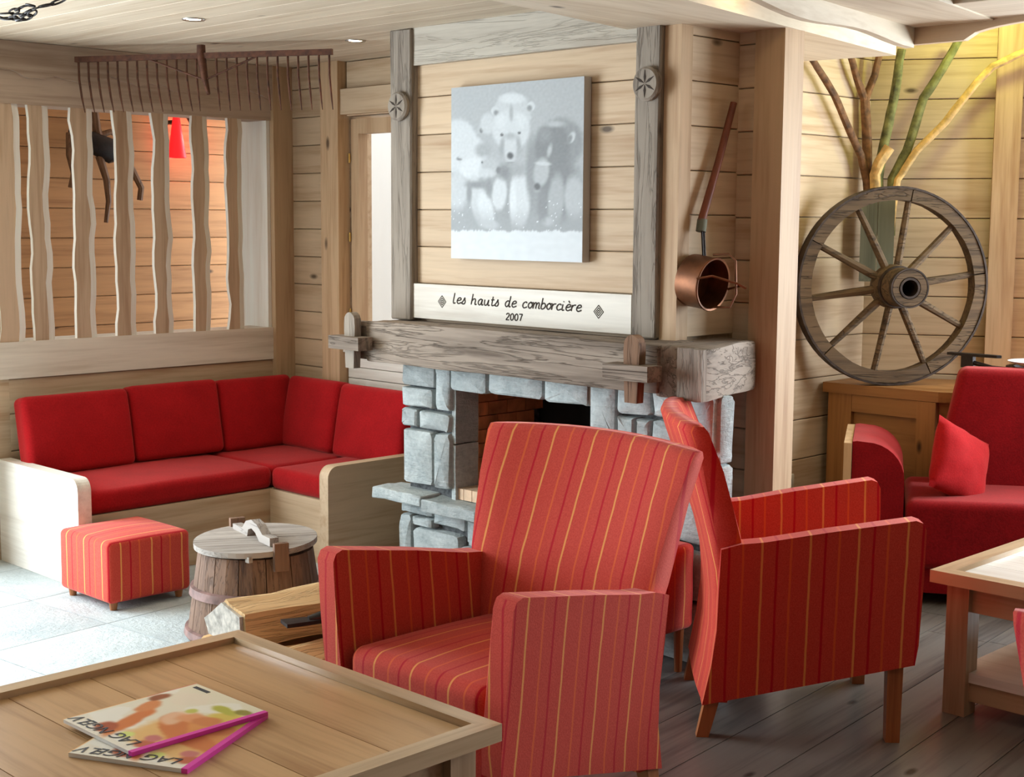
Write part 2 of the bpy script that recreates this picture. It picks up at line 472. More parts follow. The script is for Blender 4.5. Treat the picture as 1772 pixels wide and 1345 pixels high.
for i in range(6):
    for j in range(11):
        x1 = -i*TS
        loc = org + FR @ Vector((x1-TS+0.002, -2.6+j*TS*0.99, -0.024))
        if loc.y > 4.6 or loc.x < -6.6: continue
        key = 'tile'
        if key not in _plank:
            _plank[key] = MB().bx(0, TS-0.004, 0, TS*0.99-0.004, 0, 0.023).bevel(0.002, 1).mesh('floor_tile')
        place(_plank[key], 'floor_tile', 'tile', floor, loc, (0, 0, FA))

# ceiling: slab with boards running along X
ceiling = struct(MB().bx(-6.1, 3.2, -3, 4.52, CEIL+0.02, CEIL+0.16).bx(-3.7, 3.2, 4.44, 8, 2.62, 2.75).bx(-3.7, 3.2, 4.44, 4.52, CEIL+0.02, 2.7).build('ceiling', 'pine_ceiling'))
y = 1.55
while y < 4.38:
    o = place(plank_mesh(3.62, 0.138, 0.02, cham=0.0012, mat='pine_ceiling'), 'ceiling_board', 'pine_ceiling', ceiling, (-5.93, y, CEIL), (PI/2, 0, 0))
    # face (local -y) must look down: local -y -> -z, local z -> -y
    o.matrix_world = Matrix(((1, 0, 0, -5.93), (0, 0, 1, y), (0, 1, 0, CEIL), (0, 0, 0, 1)))
    y += 0.14

# left wall (X = -5.93) with the slat screen, terrace doors nearer the viewer
W1 = -5.93
wl = wall('wall_left', (W1, -2.5), 90, 5.35, 0, CEIL+0.02, 0.14, 'pine_y', 0.0, holes=((2.55, 4.85, 0.05, 2.1),))
wl2 = struct(MB().bx(-6.09, W1-0.02, 2.85, 4.45, 0, 0.80).build('wall_left_half', 'pine'))
zs = [0.0, 0.16, 0.32, 0.48, 0.645, 0.80]
planks(wl2, (W1, 2.85), 90, 1.53, zs, 'pine')
# window wall (Y = 4.372)
W2 = 4.372
wb = wall('wall_back', (-6.09, W2), 0, 2.9, 0, CEIL+0.02, 0.14, 'pine', 0.02, holes=((0.62, 1.55, 0.88, 2.0),))
planks(wb, (W1+0.01, W2), 0, 0.33, zrows(0.60, CEIL, 0.138, 0.63), 'pine')
planks(wb, (-5.46, W2), 0, 1.3, [0.60, 0.735, 0.79, 0.865], 'pine_white')
planks(wb, (-5.46, W2), 0, 1.3, [2.0, 2.13, CEIL], 'pine', d=0.03)
struct(MB().bx(-5.604, -5.468, W2-0.05, W2+0.02, 0.60, CEIL).bevel(0.006, 1).build('trim_1', 'pine_v'))
struct(MB().bx(-5.468, -4.4, W2-0.035, W2+0.02, 2.005, 2.125).bevel(0.006, 1).build('trim_2', 'pine'))
# corner post between the screen and the window wall
struct(MB().bx(W1-0.1, W1+0.035, 4.255, W2+0.01, 0.60, CEIL).bevel(0.006, 1).build('trim_3', 'pine_v'))
# window
win = struct(MB().bx(-5.455, -5.398, W2+0.02, W2+0.075, 0.885, 1.985).bx(-4.72, -4.64, W2+0.02, W2+0.075, 0.885, 1.985)
             .bx(-5.398, -4.72, W2+0.02, W2+0.075, 1.915, 1.985).bx(-5.398, -4.72, W2+0.02, W2+0.075, 0.885, 0.955).bevel(0.004, 1).build('window_1', 'pine_v'))
MB().bx(-5.40, -4.71, W2+0.045, W2+0.05, 0.95, 1.92).build('pane', 'glass', win)
MB().bx(-5.465, -4.62, W2-0.03, W2+0.03, 0.862, 0.884).bevel(0.004, 1).build('window_sill', 'pine_white', win)
for z in (1.05, 1.42, 1.80):
    MB().lathe([(0.006, -0.022), (0.006, 0.022)], 10, (-5.458, W2+0.012, z)).build('hinge', 'brass', win)
MB().lathe([(0.012, 0.0), (0.010, 0.02), (0.004, 0.03)], 12, (-5.17, W2+0.03, 0.956)).build('window_stop', 'black_plastic', win)

# walls around the alcove with the wheel
A0 = (-3.57, 5.96); NX = -3.56
wn = wall('wall_alcove_side', (NX, 4.42), 90, 1.56, 0, 2.64, 0.1, 'pine', 0.02)
planks(wn, (NX, 4.42), 90, 1.54, zrows(0, 2.62, 0.182, 0.074), 'pine', gap=0.004)
ww = wall('wall_alcove_back', A0, 30, 1.02, 0, 2.64, 0.1, 'pine', 0.02)
planks(ww, A0, 30, 1.0, zrows(0, 2.62, 0.182, 0.074), 'pine', gap=0.004)
u30 = Vector((math.cos(math.radians(30)), math.sin(math.radians(30)), 0)); n30 = Vector((0.5, -0.866, 0))
o = struct(MB().bx(0.56, 0.675, -0.05, 0.02, 0, 2.62).bevel(0.006, 1).build('trim_4', 'pine_v', None, (A0[0], A0[1], 0), (0, 0, math.radians(30))))
wr = wall('wall_far', (-2.75, 6.44), 0, 5.95, 0, 2.64, 0.1, 'pine', 0.02, holes=((0.2, 3.4, 0.75, 2.10),))
struct(MB().bx(-3.64, -3.03, 4.24, 4.42, 0, 2.64).build('wall_alcove_return', 'pine'))
# strip and post right of the chimney breast
ws = wall('wall_strip', (-3.0, 4.142), 0, 0.12, 0, 2.2, 0.1, 'pine', 0.02)
planks(ws, (-3.0, 4.142), 0, 0.1, zrows(0, 2.18, 0.149, 0.03), 'pine')
struct(MB().bx(-2.916, -2.795, 4.12, 4.235, 0, 2.155).bevel(0.008, 2).build('trim_5', 'pine_v'))
# rest of the shell, out of frame
wall('wall_right', (3.0, 6.5), -90, 9.1, 0, 2.64, 0.1, 'plaster', 0.02)
wall('wall_front', (3.1, -2.4), 180, 9.1, 0, CEIL+0.05, 0.1, 'plaster', 0.02, holes=((5.6, 6.6, 0.9, 2.05),))
# frames of the windows out of frame; the one behind the viewer is added
def glazed(name, p0, ang, L, z0, z1, n):
    a = math.radians(ang); m = MB(); t = 0.06
    m.bx(0, L, 0.04, 0.10, z0, z0+t).bx(0, L, 0.04, 0.10, z1-t, z1)
    for k in range(n+1):
        x = (L-t)*k/n; m.bx(x, x+t, 0.042, 0.098, z0+t, z1-t)
    m.move(Matrix.Translation((p0[0], p0[1], 0)) @ Matrix.Rotation(a, 4, 'Z'))
    o = struct(m.build(name, 'pine_v'))
    for k in range(n):
        x0, x1 = (L-t)*k/n+t, (L-t)*(k+1)/n
        MB().bx(x0, x1, 0.066, 0.072, z0+t, z1-t).move(Matrix.Translation((p0[0], p0[1], 0)) @ Matrix.Rotation(a, 4, 'Z')).build('pane', 'glass', o)
glazed('window_2', (W1, 0.05), 90, 2.30, 0.05, 2.1, 2)
glazed('window_3', (-2.55, 6.44), 0, 3.2, 0.75, 2.10, 3)
glazed('fill_window', (-2.5, -2.4), 180, 1.0, 0.9, 2.05, 1)
# hall behind the slat screen
hb = wall('wall_hall', (-7.5, 2.6), 90, 3.85, 0, 2.45, 0.1, 'pine', 0.02)
planks(hb, (-7.5, 2.62), 90, 3.8, zrows(0, 2.42, 0.168, 0.05), 'pine_hall', gap=0.004)
struct(MB().bx(-7.6, -6.09, 5.78, 5.86, 0, 0.5).bx(-7.6, -6.09, 5.78, 5.86, 2.2, 2.45).bx(-6.8, -6.09, 5.78, 5.86, 0.5, 2.2).build('wall_hall_end', 'pine'))
struct(MB().bx(-7.6, -6.65, 2.56, 2.64, 0, 2.45).bx(-6.65, -6.05, 2.56, 2.64, 0, 0.5).bx(-6.65, -6.05, 2.56, 2.64, 2.15, 2.45).build('wall_hall_front', 'pine'))
struct(MB().bx(-6.09, -6.0, 4.45, 6.46, 0, 2.45).build('wall_hall_side', 'render_white'))
struct(MB().bx(-7.62, -5.9, 2.5, 6.5, 2.42, 2.5).build('ceiling_hall', 'pine_ceiling'))

# slat screen on the half wall
scr = thing('slat_screen', 'wooden screen of wavy upright slats above the red corner bench', 'screen', (W1, 0, 0), 0)
def wavy_board(w, z0, z1, t, seed, n=14, amp=0.006, wtop=None):
    """upright board in local y (width) z, with wandering waney edges; narrower on its front"""
    m = MB(); random.seed(seed); rows = []
    for i in range(n+1):
        z = z0+(z1-z0)*i/n
        l = -w/2+amp*noise.noise(Vector((seed*3.1, z*7, 0)))*1.6; r = w/2+amp*noise.noise(Vector((seed*5.3+9, z*7, 4)))*1.6
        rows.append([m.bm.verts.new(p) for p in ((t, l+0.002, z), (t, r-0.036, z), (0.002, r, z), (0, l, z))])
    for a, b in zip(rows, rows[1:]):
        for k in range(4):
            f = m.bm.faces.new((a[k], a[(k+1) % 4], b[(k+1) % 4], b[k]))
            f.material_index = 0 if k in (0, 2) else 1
    m.bm.faces.new(rows[0]); m.bm.faces.new(rows[-1][::-1])
    return m
slat_px = [(2.878, 0.105), (3.025, 0.088), (3.235, 0.090), (3.440, 0.088), (3.640, 0.082), (3.852, 0.082), (4.045, 0.080)]
for i, (yc, sw) in enumerate(slat_px):
    me = wavy_board(sw+0.016, 0.955, 2.0, 0.018, i+1.0, 16, 0.011).mesh('slat')
    me.materials.append(M['slat']); me.materials.append(M['slat_edge_lit'])
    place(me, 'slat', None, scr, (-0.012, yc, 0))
# jamb board at the right end, wide, the light on it put into its pale colour, and the rails
MB().bx(-0.235, 0.0, 4.235, 4.262, 0.955, 2.0).subdiv(3).jitter(0.004, 9).build('jamb_board', 'slat_edge_lit', scr)
MB().bx(-0.16, 0.012, 2.80, 4.27, 0.80, 0.962).bevel(0.004, 1).build('bottom_rail', 'pine_white_y', scr)
me = MB().bx(-0.16, 0.012, 2.80, 4.30, 1.992, CEIL).bevel(0.004, 1).mesh('top_beam')
bmx = place(me, 'top_beam', 'pine_grey', scr)
# wavy edged fascia over the top beam
pts = [(2.80+1.49*i/60, 2.115+0.012*math.sin(i*0.62)+0.010*math.sin(i*0.27+1)+0.004*math.sin(i*1.7)) for i in range(61)]
MB().prism([(2.80, CEIL-0.002), (2.80, pts[0][1])]+pts[1:-1]+[(4.29, pts[-1][1]), (4.29, CEIL-0.002)], 0.012, 0.03, 'x').build('wavy_fascia', 'pine_grey', scr)

# ------------------------------------------------------------------ chimney breast
YC = 3.825
cb = thing('chimney_breast', 'pine clad chimney breast framed by grey weathered posts', 'chimney breast', (0, 0, 0))
MB().bx(-4.44, -3.02, YC+0.025, 4.40, 1.05, CEIL+0.01).build('core', 'pine', cb)
zz = [1.11, 1.252, 1.40, 1.547, 1.695, 1.842, 1.99, 2.118]
planks(cb, (-4.34, YC+0.002), 0, 1.18, zz[1:], 'pine', 0.022)
planks(cb, (-2.997, YC+0.02), 90, 0.318, zrows(1.11, 2.17, 0.1495, 1.08), 'pine', 0.022)
m = MB().bx(-0.0635, 0.0635, -0.035, 0.05, 1.10, CEIL); m.subdiv(2).jitter(0.004, 6, 1); m.bevel(0.006, 1, 50); m.build('post', 'old_v', cb, (-4.3945, YC, 0), smooth=True)
m = MB().bx(-0.0545, 0.0545, -0.035, 0.05, 1.10, 2.20); m.subdiv(2).jitter(0.004, 6, 3); m.bevel(0.006, 1, 50); m.build('post', 'old_v', cb, (-3.1205, YC, 0), smooth=True)
MB().bx(-3.068, -2.995, YC-0.012, YC+0.05, 1.10, 2.20).bevel(0.012, 2).build('corner_trim', 'pine_v', cb)
m = MB().bx(-4.331, -3.175, YC-0.022, YC+0.05, 2.114, CEIL); m.subdiv(3).jitter(0.004, 7, 5); m.build('top_beam', 'old_pale', cb, smooth=True)
def rosette(x, z):
    r = MB(); r.lathe([(0.058, 0.0), (0.058, -0.014), (0.050, -0.022), (0.0, -0.022)], 36, axis='y')
    o = r.build('rosette', 'old_v', cb, (x, YC-0.036, z), smooth=True)
    p = MB()
    for k in range(6):
        a = PI/2+k*PI/3; d = Vector((math.cos(a), 0, math.sin(a))); s_ = Vector((-math.sin(a), 0, math.cos(a)))
        q = [d*0.004, d*0.022+s_*0.0045, d*0.046, d*0.022-s_*0.0045]
        p.prism([(v.x, v.z) for v in q], -0.0235, -0.018, 'y')
    p.build('carved_petals', 'carve', o)
rosette(-4.392, 1.955); rosette(-3.112, 1.964)

# sign board with carved words
sg = thing('sign_board', 'limed wooden board carved with dark lettering above the mantel', 'sign', (0, 0, 0))
m = MB().bx(-4.335, -3.185, YC-0.022, YC+0.02, 1.112, 1.250).bevel(0.004, 1); m.build('board', 'pine_white', sg)
GL = {
 'l': (0.55, [[(0, 1.75), (0, .9), (.02, .25), (.15, .02), (.38, .12)]]),
 'e': (0.82, [[(.05, .5), (.35, .55), (.6, .72), (.5, .97), (.25, .95), (.06, .6), (.1, .2), (.35, .02), (.72, .22)]]),
 's': (0.74, [[(-.08, .08), (.18, .55), (.34, 1.08)], [(.34, 1.08), (.37, .75), (.5, .4), (.44, .08), (.22, .0), (.04, .12)]]),
 'h': (0.98, [[(0, 1.75), (0, .9), (0, 0)], [(0, .55), (.2, .9), (.45, .95), (.55, .7), (.55, .2), (.65, .02), (.82, .1)]]),
 'a': (0.98, [[(.6, .85), (.35, .98), (.08, .7), (.06, .3), (.28, .02), (.5, .25), (.6, .9)], [(.6, .95), (.6, .25), (.7, .02), (.86, .12)]]),
 'u': (0.96, [[(0, .95), (.02, .35), (.2, .02), (.45, .2), (.58, .9)], [(.58, .95), (.58, .25), (.7, .02), (.84, .1)]]),
 't': (0.66, [[(.2, 1.5), (.2, .3), (.3, .03), (.52, .1)], [(0, .95), (.22, .97), (.45, 1.0)]]),
 'd': (0.98, [[(.6, .8), (.35, .98), (.08, .7), (.06, .3), (.28, .02), (.5, .25), (.6, .8)], [(.62, 1.75), (.6, .9), (.6, .25), (.7, .02), (.86, .1)]]),
 'c': (0.80, [[(.6, .8), (.4, .98), (.1, .75), (.06, .3), (.3, .02), (.68, .2)]]),
 'o': (0.76, [[(.3, .98), (.06, .7), (.06, .3), (.3, .02), (.55, .3), (.55, .7), (.3, .98), (.5, .9), (.72, .95)]]),
 'm': (1.12, [[(0, .95), (0, .5), (0, 0)], [(0, .6), (.2, .95), (.38, .8), (.38, 0)], [(.38, .6), (.6, .95), (.78, .8), (.78, .15), (.98, .05)]]),
 'b': (0.74, [[(0, 1.75), (0, .9), (0, .2), (.25, .02), (.52, .3), (.5, .75), (.25, .95), (0, .7)]]),
 'r': (0.62, [[(0, .95), (0, .5), (0, 0)], [(0, .6), (.2, .9), (.48, .95)]]),
 'i': (0.46, [[(0, .95), (0, .25), (.1, .02), (.3, .1)], [(.02, 1.34), (.05, 1.42)]]),
 'E': (0.82, [[(.05, .5), (.35, .55), (.6, .72), (.5, .97), (.25, .95), (.06, .6), (.1, .2), (.35, .02), (.72, .22)], [(.2, 1.55), (.3, 1.42), (.42, 1.25)]]),
 '2': (0.8, [[(.02, 1.1), (.12, 1.35), (.35, 1.42), (.55, 1.2), (.45, .8), (.15, .3), (0, 0)], [(0, 0), (.3, 0), (.6, .02)]]),
 '0': (0.82, [[(.3, 1.42), (.06, 1.1), (.02, .6), (.1, .15), (.3, 0), (.52, .2), (.58, .75), (.5, 1.25), (.3, 1.42)]]),
 '7': (0.7, [[(0, 1.4), (.3, 1.4), (.58, 1.42)], [(.58, 1.42), (.4, .8), (.25, 0)]]),
 ' ': (0.75, []),
}
def spline(p, n=6):
    P = [Vector((a, b)) for a, b in p]; out = []
    if len(P) == 2: return P
    for i in range(len(P)-1):
        a = P[max(i-1, 0)]; b = P[i]; c = P[i+1]; d = P[min(i+2, len(P)-1)]
        for k in range(n):
            t = k/n
            out.append(0.5*((2*b)+(c-a)*t+(2*a-5*b+4*c-d)*t*t+(3*b-a-3*c+d)*t**3))
    return out+[P[-1]]
def ribbon(m, pts, wdt, y0, y1):
    n = len(pts)
    L, R = [], []
    for i, p in enumerate(pts):
        d = pts[min(i+1, n-1)]-pts[max(i-1, 0)]
        d = d.normalized() if d.length > 1e-9 else Vector((1, 0)); q = Vector((-d.y, d.x))*wdt/2
        L.append(p+q); R.append(p-q)
    rows = [[m.bm.verts.new((v.x, y, v.y)) for v, y in ((L[i], y0), (R[i], y0), (R[i], y1), (L[i], y1))] for i in range(n)]
    for a, b in zip(rows, rows[1:]):
        for k in range(4): m.bm.faces.new((a[k], a[(k+1) % 4], b[(k+1) % 4], b[k]))
    m.bm.faces.new(rows[0]); m.bm.faces.new(rows[-1][::-1])
def write(text, em, shear, wdt, x0, z0, x1):
    tot = sum(GL[c][0] for c in text); k = (x1-x0)/tot; x = 0.0
    for ch in text:
        adv, st = GL[ch]; m = MB()
        for s_ in st:
            pts = [Vector((x0+(x+p.x)*k+shear*p.y*em, z0+p.y*em)) for p in spline(s_)]
            ribbon(m, pts, wdt, YC-0.0235, YC-0.02)
        x += adv
        if st: m.build('carved_letter', 'carve', sg)
        else: m.bm.free()
write('les hauts de comborciEre', 0.0235, 0.28, 0.0048, -4.095, 1.180, -3.415)
write('2007', 0.0175, 0.1, 0.0042, -3.800, 1.131, -3.712)
for x in (-4.158, -3.335):
    m = MB()
    for r in (0.0235, 0.0145, 0.006):
        c = [Vector((x+a*r*0.95, 1.184+b*r)) for a, b in ((0, 1), (1, 0), (0, -1), (-1, 0))]
        for i in range(4): ribbon(m, [c[i], (c[i]+c[(i+1) % 4])/2, c[(i+1) % 4]], 0.0022, YC-0.0235, YC-0.02)
    m.build('carved_diamond', 'carve', sg)

# ------------------------------------------------------------------ bear canvas
def paint_grid(nx, nz, fn):
    """unit grid in x (0..1) z (0..1), v=0 at the top; vertex colours from fn(u, v)"""
    m = MB(); g = [[m.bm.verts.new((i/nx, 0, 1-j/nz)) for i in range(nx+1)] for j in range(nz+1)]
    for j in range(nz):
        for i in range(nx): m.bm.faces.new((g[j+1][i], g[j+1][i+1], g[j][i+1], g[j][i]))
    me = bpy.data.meshes.new('print'); m.bm.verts.index_update(); m.bm.to_mesh(me); m.bm.free()
    at = me.color_attributes.new('Col', 'FLOAT_COLOR', 'POINT')
    for k, v in enumerate(me.vertices):
        at.data[k].color = lin(fn(v.co.x, 1-v.co.z))
    return me
def sm(a, b, x):
    t = max(0.0, min(1.0, (x-a)/(b-a))); return t*t*(3-2*t)
BEARS = []   # (cx, cy, rx, ry, rot, value, soft) in picture pixels, painted in order
def E_(cx, cy, rx, ry, val, soft=0.25, rot=0): BEARS.append((cx, cy, rx, ry, math.radians(rot), val, soft))
E_(800, 470, 150, 175, 150, .25); E_(760, 760, 190, 260, 136, .4); E_(300, 800, 260, 240, 168, .5); E_(520, 820, 180, 200, 160, .4)
E_(130, 500, 150, 190, 216, .2); E_(120, 780, 100, 160, 204, .5)
E_(285, 390, 30, 34, 190, .3); E_(287, 396, 15, 20, 128, .5)
E_(225, 560, 115, 140, 214, .25); E_(225, 640, 100, 80, 222, .3); E_(300, 520, 70, 60, 172, .6); E_(350, 630, 80, 72, 190, .4, 20); E_(320, 670, 70, 40, 206, .5)
E_(405, 650, 22, 30, 118, .6); E_(293, 600, 9, 9, 96, .5); E_(135, 578, 26, 16, 140, .6); E_(150, 570, 30, 9, 210, .5)
E_(265, 850, 62, 200, 206, .35, -12); E_(320, 900, 60, 140, 222, .4, -14); E_(205, 800, 25, 90, 150, .7); E_(345, 1000, 80, 40, 214, .5, 10)
E_(410, 800, 58, 130, 216, .35, 4); E_(340, 760, 30, 80, 150, .7)
E_(330, 350, 60, 80, 208, .4); E_(490, 290, 130, 150, 206, .15); E_(490, 190, 105, 40, 222, .5)
E_(376, 270, 28, 32, 212, .3); E_(386, 282, 22, 24, 146, .7); E_(612, 238, 28, 34, 216, .3); E_(602, 250, 22, 26, 150, .7)
E_(482, 390, 135, 140, 214, .2); E_(485, 280, 18, 70, 178, .7); E_(420, 330, 50, 60, 222, .7); E_(550, 330, 50, 60, 222, .7)
E_(428, 500, 28, 90, 166, .8, 6); E_(532, 490, 28, 90, 172, .8, -6); E_(480, 505, 50, 120, 208, .45); E_(480, 556, 27, 28, 92, .6); E_(480, 600, 38, 9, 150, .8)
E_(424, 422, 14, 12, 110, .5); E_(538, 408, 13, 11, 112, .5); E_(480, 430, 50, 30, 182, .7); E_(480, 612, 40, 12, 170, .6)
E_(545, 830, 76, 220, 216, .3); E_(500, 860, 30, 180, 226, .6); E_(530, 650, 90, 60, 168, .8); E_(620, 640, 50, 260, 150, .6)
E_(255, 745, 110, 34, 146, .8); E_(440, 660, 60, 70, 140, .8); E_(745, 500, 125, 175, 134, .3); E_(700, 420, 60, 70, 150, .8); E_(760, 350, 90, 30, 190, .8); E_(864, 436, 24, 46, 206, .4, 20); E_(850, 448, 20, 40, 144, .6, 20)
E_(730, 520, 20, 60, 190, .8, 12); E_(680, 660, 56, 110, 186, .35, 8); E_(690, 605, 66, 16, 206, .6, 4); E_(655, 752, 24, 28, 100, .6); E_(655, 785, 30, 12, 168, .8)
E_(770, 850, 60, 210, 178, .4, 4); E_(720, 980, 50, 40, 206, .6); E_(880, 820, 70, 170, 190, .4); E_(690, 880, 40, 140, 142, .7)
def bear_paint(u, v):
    x = 78+857*u; y = 128-83*u + v*(1222+23*u-(128-83*u))
    val = 186-10*sm(150, 900, y)+6*noise.noise(Vector((u*3, v*3, 1)))
    for cx, cy, rx, ry, ro, vv, so in BEARS:
        dx, dy = x-cx, y-cy; c, s_ = math.cos(ro), math.sin(ro)
        a = (dx*c+dy*s_)/rx; b = (-dx*s_+dy*c)/ry; d = math.sqrt(a*a+b*b)
        d += 0.05*noise.noise(Vector((x*0.05, y*0.05, cx)))
        w_ = 1-sm(1-so, 1+so*0.15, d)
        if w_ > 0: val = val*(1-w_)+vv*w_
    val += 7*noise.noise(Vector((x*0.06, y*0.06, 3)))
    if y > 860: val = val*(1-0.35*sm(860, 1000, y)) + 150*0.35*sm(860, 1000, y)
    edge = 1040+16*noise.noise(Vector((x*0.02, 0, 7)))+10*noise.noise(Vector((x*0.09, 1, 7)))
    sn = sm(edge-6, edge+8, y); val = val*(1-sn)+(226+5*noise.noise(Vector((x*0.02, y*0.03, 5))))*sn
    if 840 < y < edge and noise.noise(Vector((x*0.085, y*0.07, 9))) > 0.57: val = 232
    val = max(70, min(240, val))
    return (val*0.975, val*0.995, val*1.0)
cv = thing('bear_picture', 'canvas print of three polar bears in snow on the chimney breast', 'picture', (-4.087, 3.785, 1.357))
pm = paint_grid(150, 150, bear_paint); pm.transform(Matrix.Diagonal((0.686, 1, 0.652, 1)))
place(pm, 'print', 'canvas', cv)
MB().bx(0, 0.686, 0.0006, 0.038, 0, 0.652).build('stretcher', 'canvas_edge', cv)

# ------------------------------------------------------------------ fireplace
fp = thing('fireplace', 'blue grey stone fireplace with a dark brick lined hearth', 'fireplace', (0, 0, 0))
YS = 3.80
# masonry core around the fire opening
MB().bx(-4.36, -4.085, YS+0.012, 4.37, 0, 0.95).bx(-3.31, -2.81, YS+0.012, 3.87, 0, 0.95).bx(-3.31, -3.0, 3.87, 4.13, 0, 0.95).bx(-4.085, -3.31, YS+0.012, 4.37, 0.845, 0.95)\
    .bx(-4.085, -3.31, YS+0.012, 4.37, 0, 0.395).bx(-4.085, -3.31, 4.30, 4.37, 0.395, 0.845).build('core', 'mortar', fp)
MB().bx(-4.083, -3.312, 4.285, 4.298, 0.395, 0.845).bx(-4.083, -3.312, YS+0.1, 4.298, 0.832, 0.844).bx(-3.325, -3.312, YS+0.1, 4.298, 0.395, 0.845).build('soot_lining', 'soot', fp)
def stone(x0, z0, x1, z1, seed, deep=0.05, proud=0.035, face='y', at=YS, n=12, mat='stone', name='stone'):
    """irregular dressed stone, rounded rectangle outline with uneven edges and a bulged face"""
    random.seed(seed); cx, cz = (x0+x1)/2, (z0+z1)/2; a, b = abs(x1-x0)/2-0.0015, abs(z1-z0)/2-0.0015
    m = MB(); rings = []
    out = []
    for k in range(n):
        t = 2*PI*(k+0.5)/n; c, s_ = math.cos(t), math.sin(t)
        e = 0.17
        px = math.copysign(abs(c)**e, c)*a; pz = math.copysign(abs(s_)**e, s_)*b
        j = 0.006; out.append((px+random.uniform(-j, j*0.4)*math.copysign(1, px), pz+random.uniform(-j, j*0.4)*math.copysign(1, pz)))
    for sc, dep in ((1.0, deep), (1.0, -proud*0.45), (0.965, -proud*0.8), (0.80, -proud)):
        rings.append([m.bm.verts.new((p*sc, dep+random.uniform(-.3, .3)*proud*0.3*(sc < 1), q*sc)) for p, q in out])
    for r0, r1 in zip(rings, rings[1:]):
        for k in range(n): m.bm.faces.new((r0[k], r0[(k+1) % n], r1[(k+1) % n], r1[k]))
    cv_ = m.bm.verts.new((0, -proud*1.05, 0))
    for k in range(n): m.bm.faces.new((rings[-1][k], rings[-1][(k+1) % n], cv_))
    m.bm.faces.new(rings[0])
    rot = (0, 0, 0) if face == 'y' else (0, 0, PI/2)
    loc = (cx, at, cz) if face == 'y' else (at, cx, cz)
    return m.build(name, mat, fp, loc, rot, smooth=True, angle=35)
S = [(-4.365, .838, -4.168, .935), (-4.368, .752, -4.178, .835), (-4.165, .748, -4.078, .935), (-4.368, .668, -4.268, .748), (-4.264, .668, -4.082, .745),
     (-4.362, .435, -4.177, .664), (-4.174, .432, -4.080, .664),
     (-4.076, .840, -3.868, .935), (-3.864, .843, -3.572, .935), (-3.568, .842, -3.348, .935),
     (-4.380, .312, -4.180, .362), (-4.176, .285, -3.985, .362), (-4.382, .0, -4.310, .308), (-4.305, .268, -4.180, .308), (-4.305, .10, -4.02, .262), (-3.98, .235, -3.88, .355),
     (-4.305, .0, -4.10, .096), (-4.095, .0, -3.90, .096), (-4.015, .10, -3.88, .230), (-3.876, .18, -3.66, .36), (-3.876, .0, -3.70, .176), (-3.656, .14, -3.46, .36), (-3.696, .0, -3.46, .136), (-3.456, .20, -3.25, .36), (-3.456, .0, -3.25, .196),
     (-3.345, .75, -3.222, .935), (-3.216, .835, -3.062, .935), (-3.312, .62, -3.105, .745), (-3.218, .75, -3.132, .83), (-3.128, .75, -3.062, .83),
     (-3.058, .838, -2.910, .935), (-2.906, .74, -2.795, .935), (-3.100, .60, -2.91, .745), (-3.058, .75, -2.91, .834),
     (-3.312, .40, -3.15, .616), (-3.146, .40, -2.96, .596), (-2.956, .42, -2.795, .596), (-2.906, .60, -2.795, .736),
     (-3.246, .18, -3.02, .396), (-3.246, .0, -3.02, .176), (-3.016, .22, -2.795, .396), (-3.016, .0, -2.795, .216)]
for i, q in enumerate(S): stone(*q, seed=50+i)
for i, (a, b, c, d) in enumerate([(3.79, .70, 3.868, .935), (3.79, .45, 3.868, .696), (3.79, .2, 3.868, .446), (3.79, .0, 3.868, .196)]):
    stone(a, b, c, d, 150+i, deep=0.03, proud=0.02, face='x', at=-2.80)
# hearth slabs
for x0, x1, z0, z1, yf, sd in ((-4.475, -4.175, .368, .412, 3.70, 1), (-4.172, -3.86, .352, .400, 3.70, 2), (-3.857, -3.50, .356, .402, 3.695, 3), (-3.497, -3.20, .358, .402, 3.70, 4)):
    m = MB().bx(x0, x1, yf, 3.86, z0, z1).subdiv(3).jitter(0.007, 14, sd); m.bevel(0.004, 1, 45); m.build('hearth_slab', 'stone', fp, smooth=True)
# pale hearth bricks along the opening and firebrick lining on the left cheek
bm_ = MB().bx(-0.0225, 0.0225, -0.055, 0.055, -0.022, 0.022).bevel(0.003, 1).mesh('hearth_brick')
for k in range(16): place(bm_, 'hearth_brick', 'brick_pale', fp, (-4.058+k*0.048, 3.86, 0.424))
bl = MB().bx(-0.011, 0.011, -0.052, 0.052, -0.026, 0.026).bevel(0.003, 1).mesh('fire_brick')
random.seed(5)
for r in range(7):
    for k in range(4):
        half = r % 2 and k == 0
        y0 = 3.967+k*0.107-(0.0535 if r % 2 else 0)+(0.0268 if half else 0)
        if y0 > 4.25: continue
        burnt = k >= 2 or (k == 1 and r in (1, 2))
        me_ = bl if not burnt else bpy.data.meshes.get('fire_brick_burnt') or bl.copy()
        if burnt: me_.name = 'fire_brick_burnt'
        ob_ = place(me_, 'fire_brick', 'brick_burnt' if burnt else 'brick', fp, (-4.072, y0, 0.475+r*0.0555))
        if half: ob_.scale = (1, 0.5, 1)
for z0, z1 in ((.40, .62), (.625, .845)):
    m = MB().bx(-4.088, -4.066, YS-0.01, YS+0.115, z0, z1).subdiv(2).jitter(0.003, 20, z0); m.build('jamb_stone', 'stone', fp, smooth=True)
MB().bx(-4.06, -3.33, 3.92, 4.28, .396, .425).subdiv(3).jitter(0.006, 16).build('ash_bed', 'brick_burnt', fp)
MB().bx(-3.344, -3.31, YS-0.03, YS+0.05, .85, .938).build('timber_wedge', 'old_brown', fp)

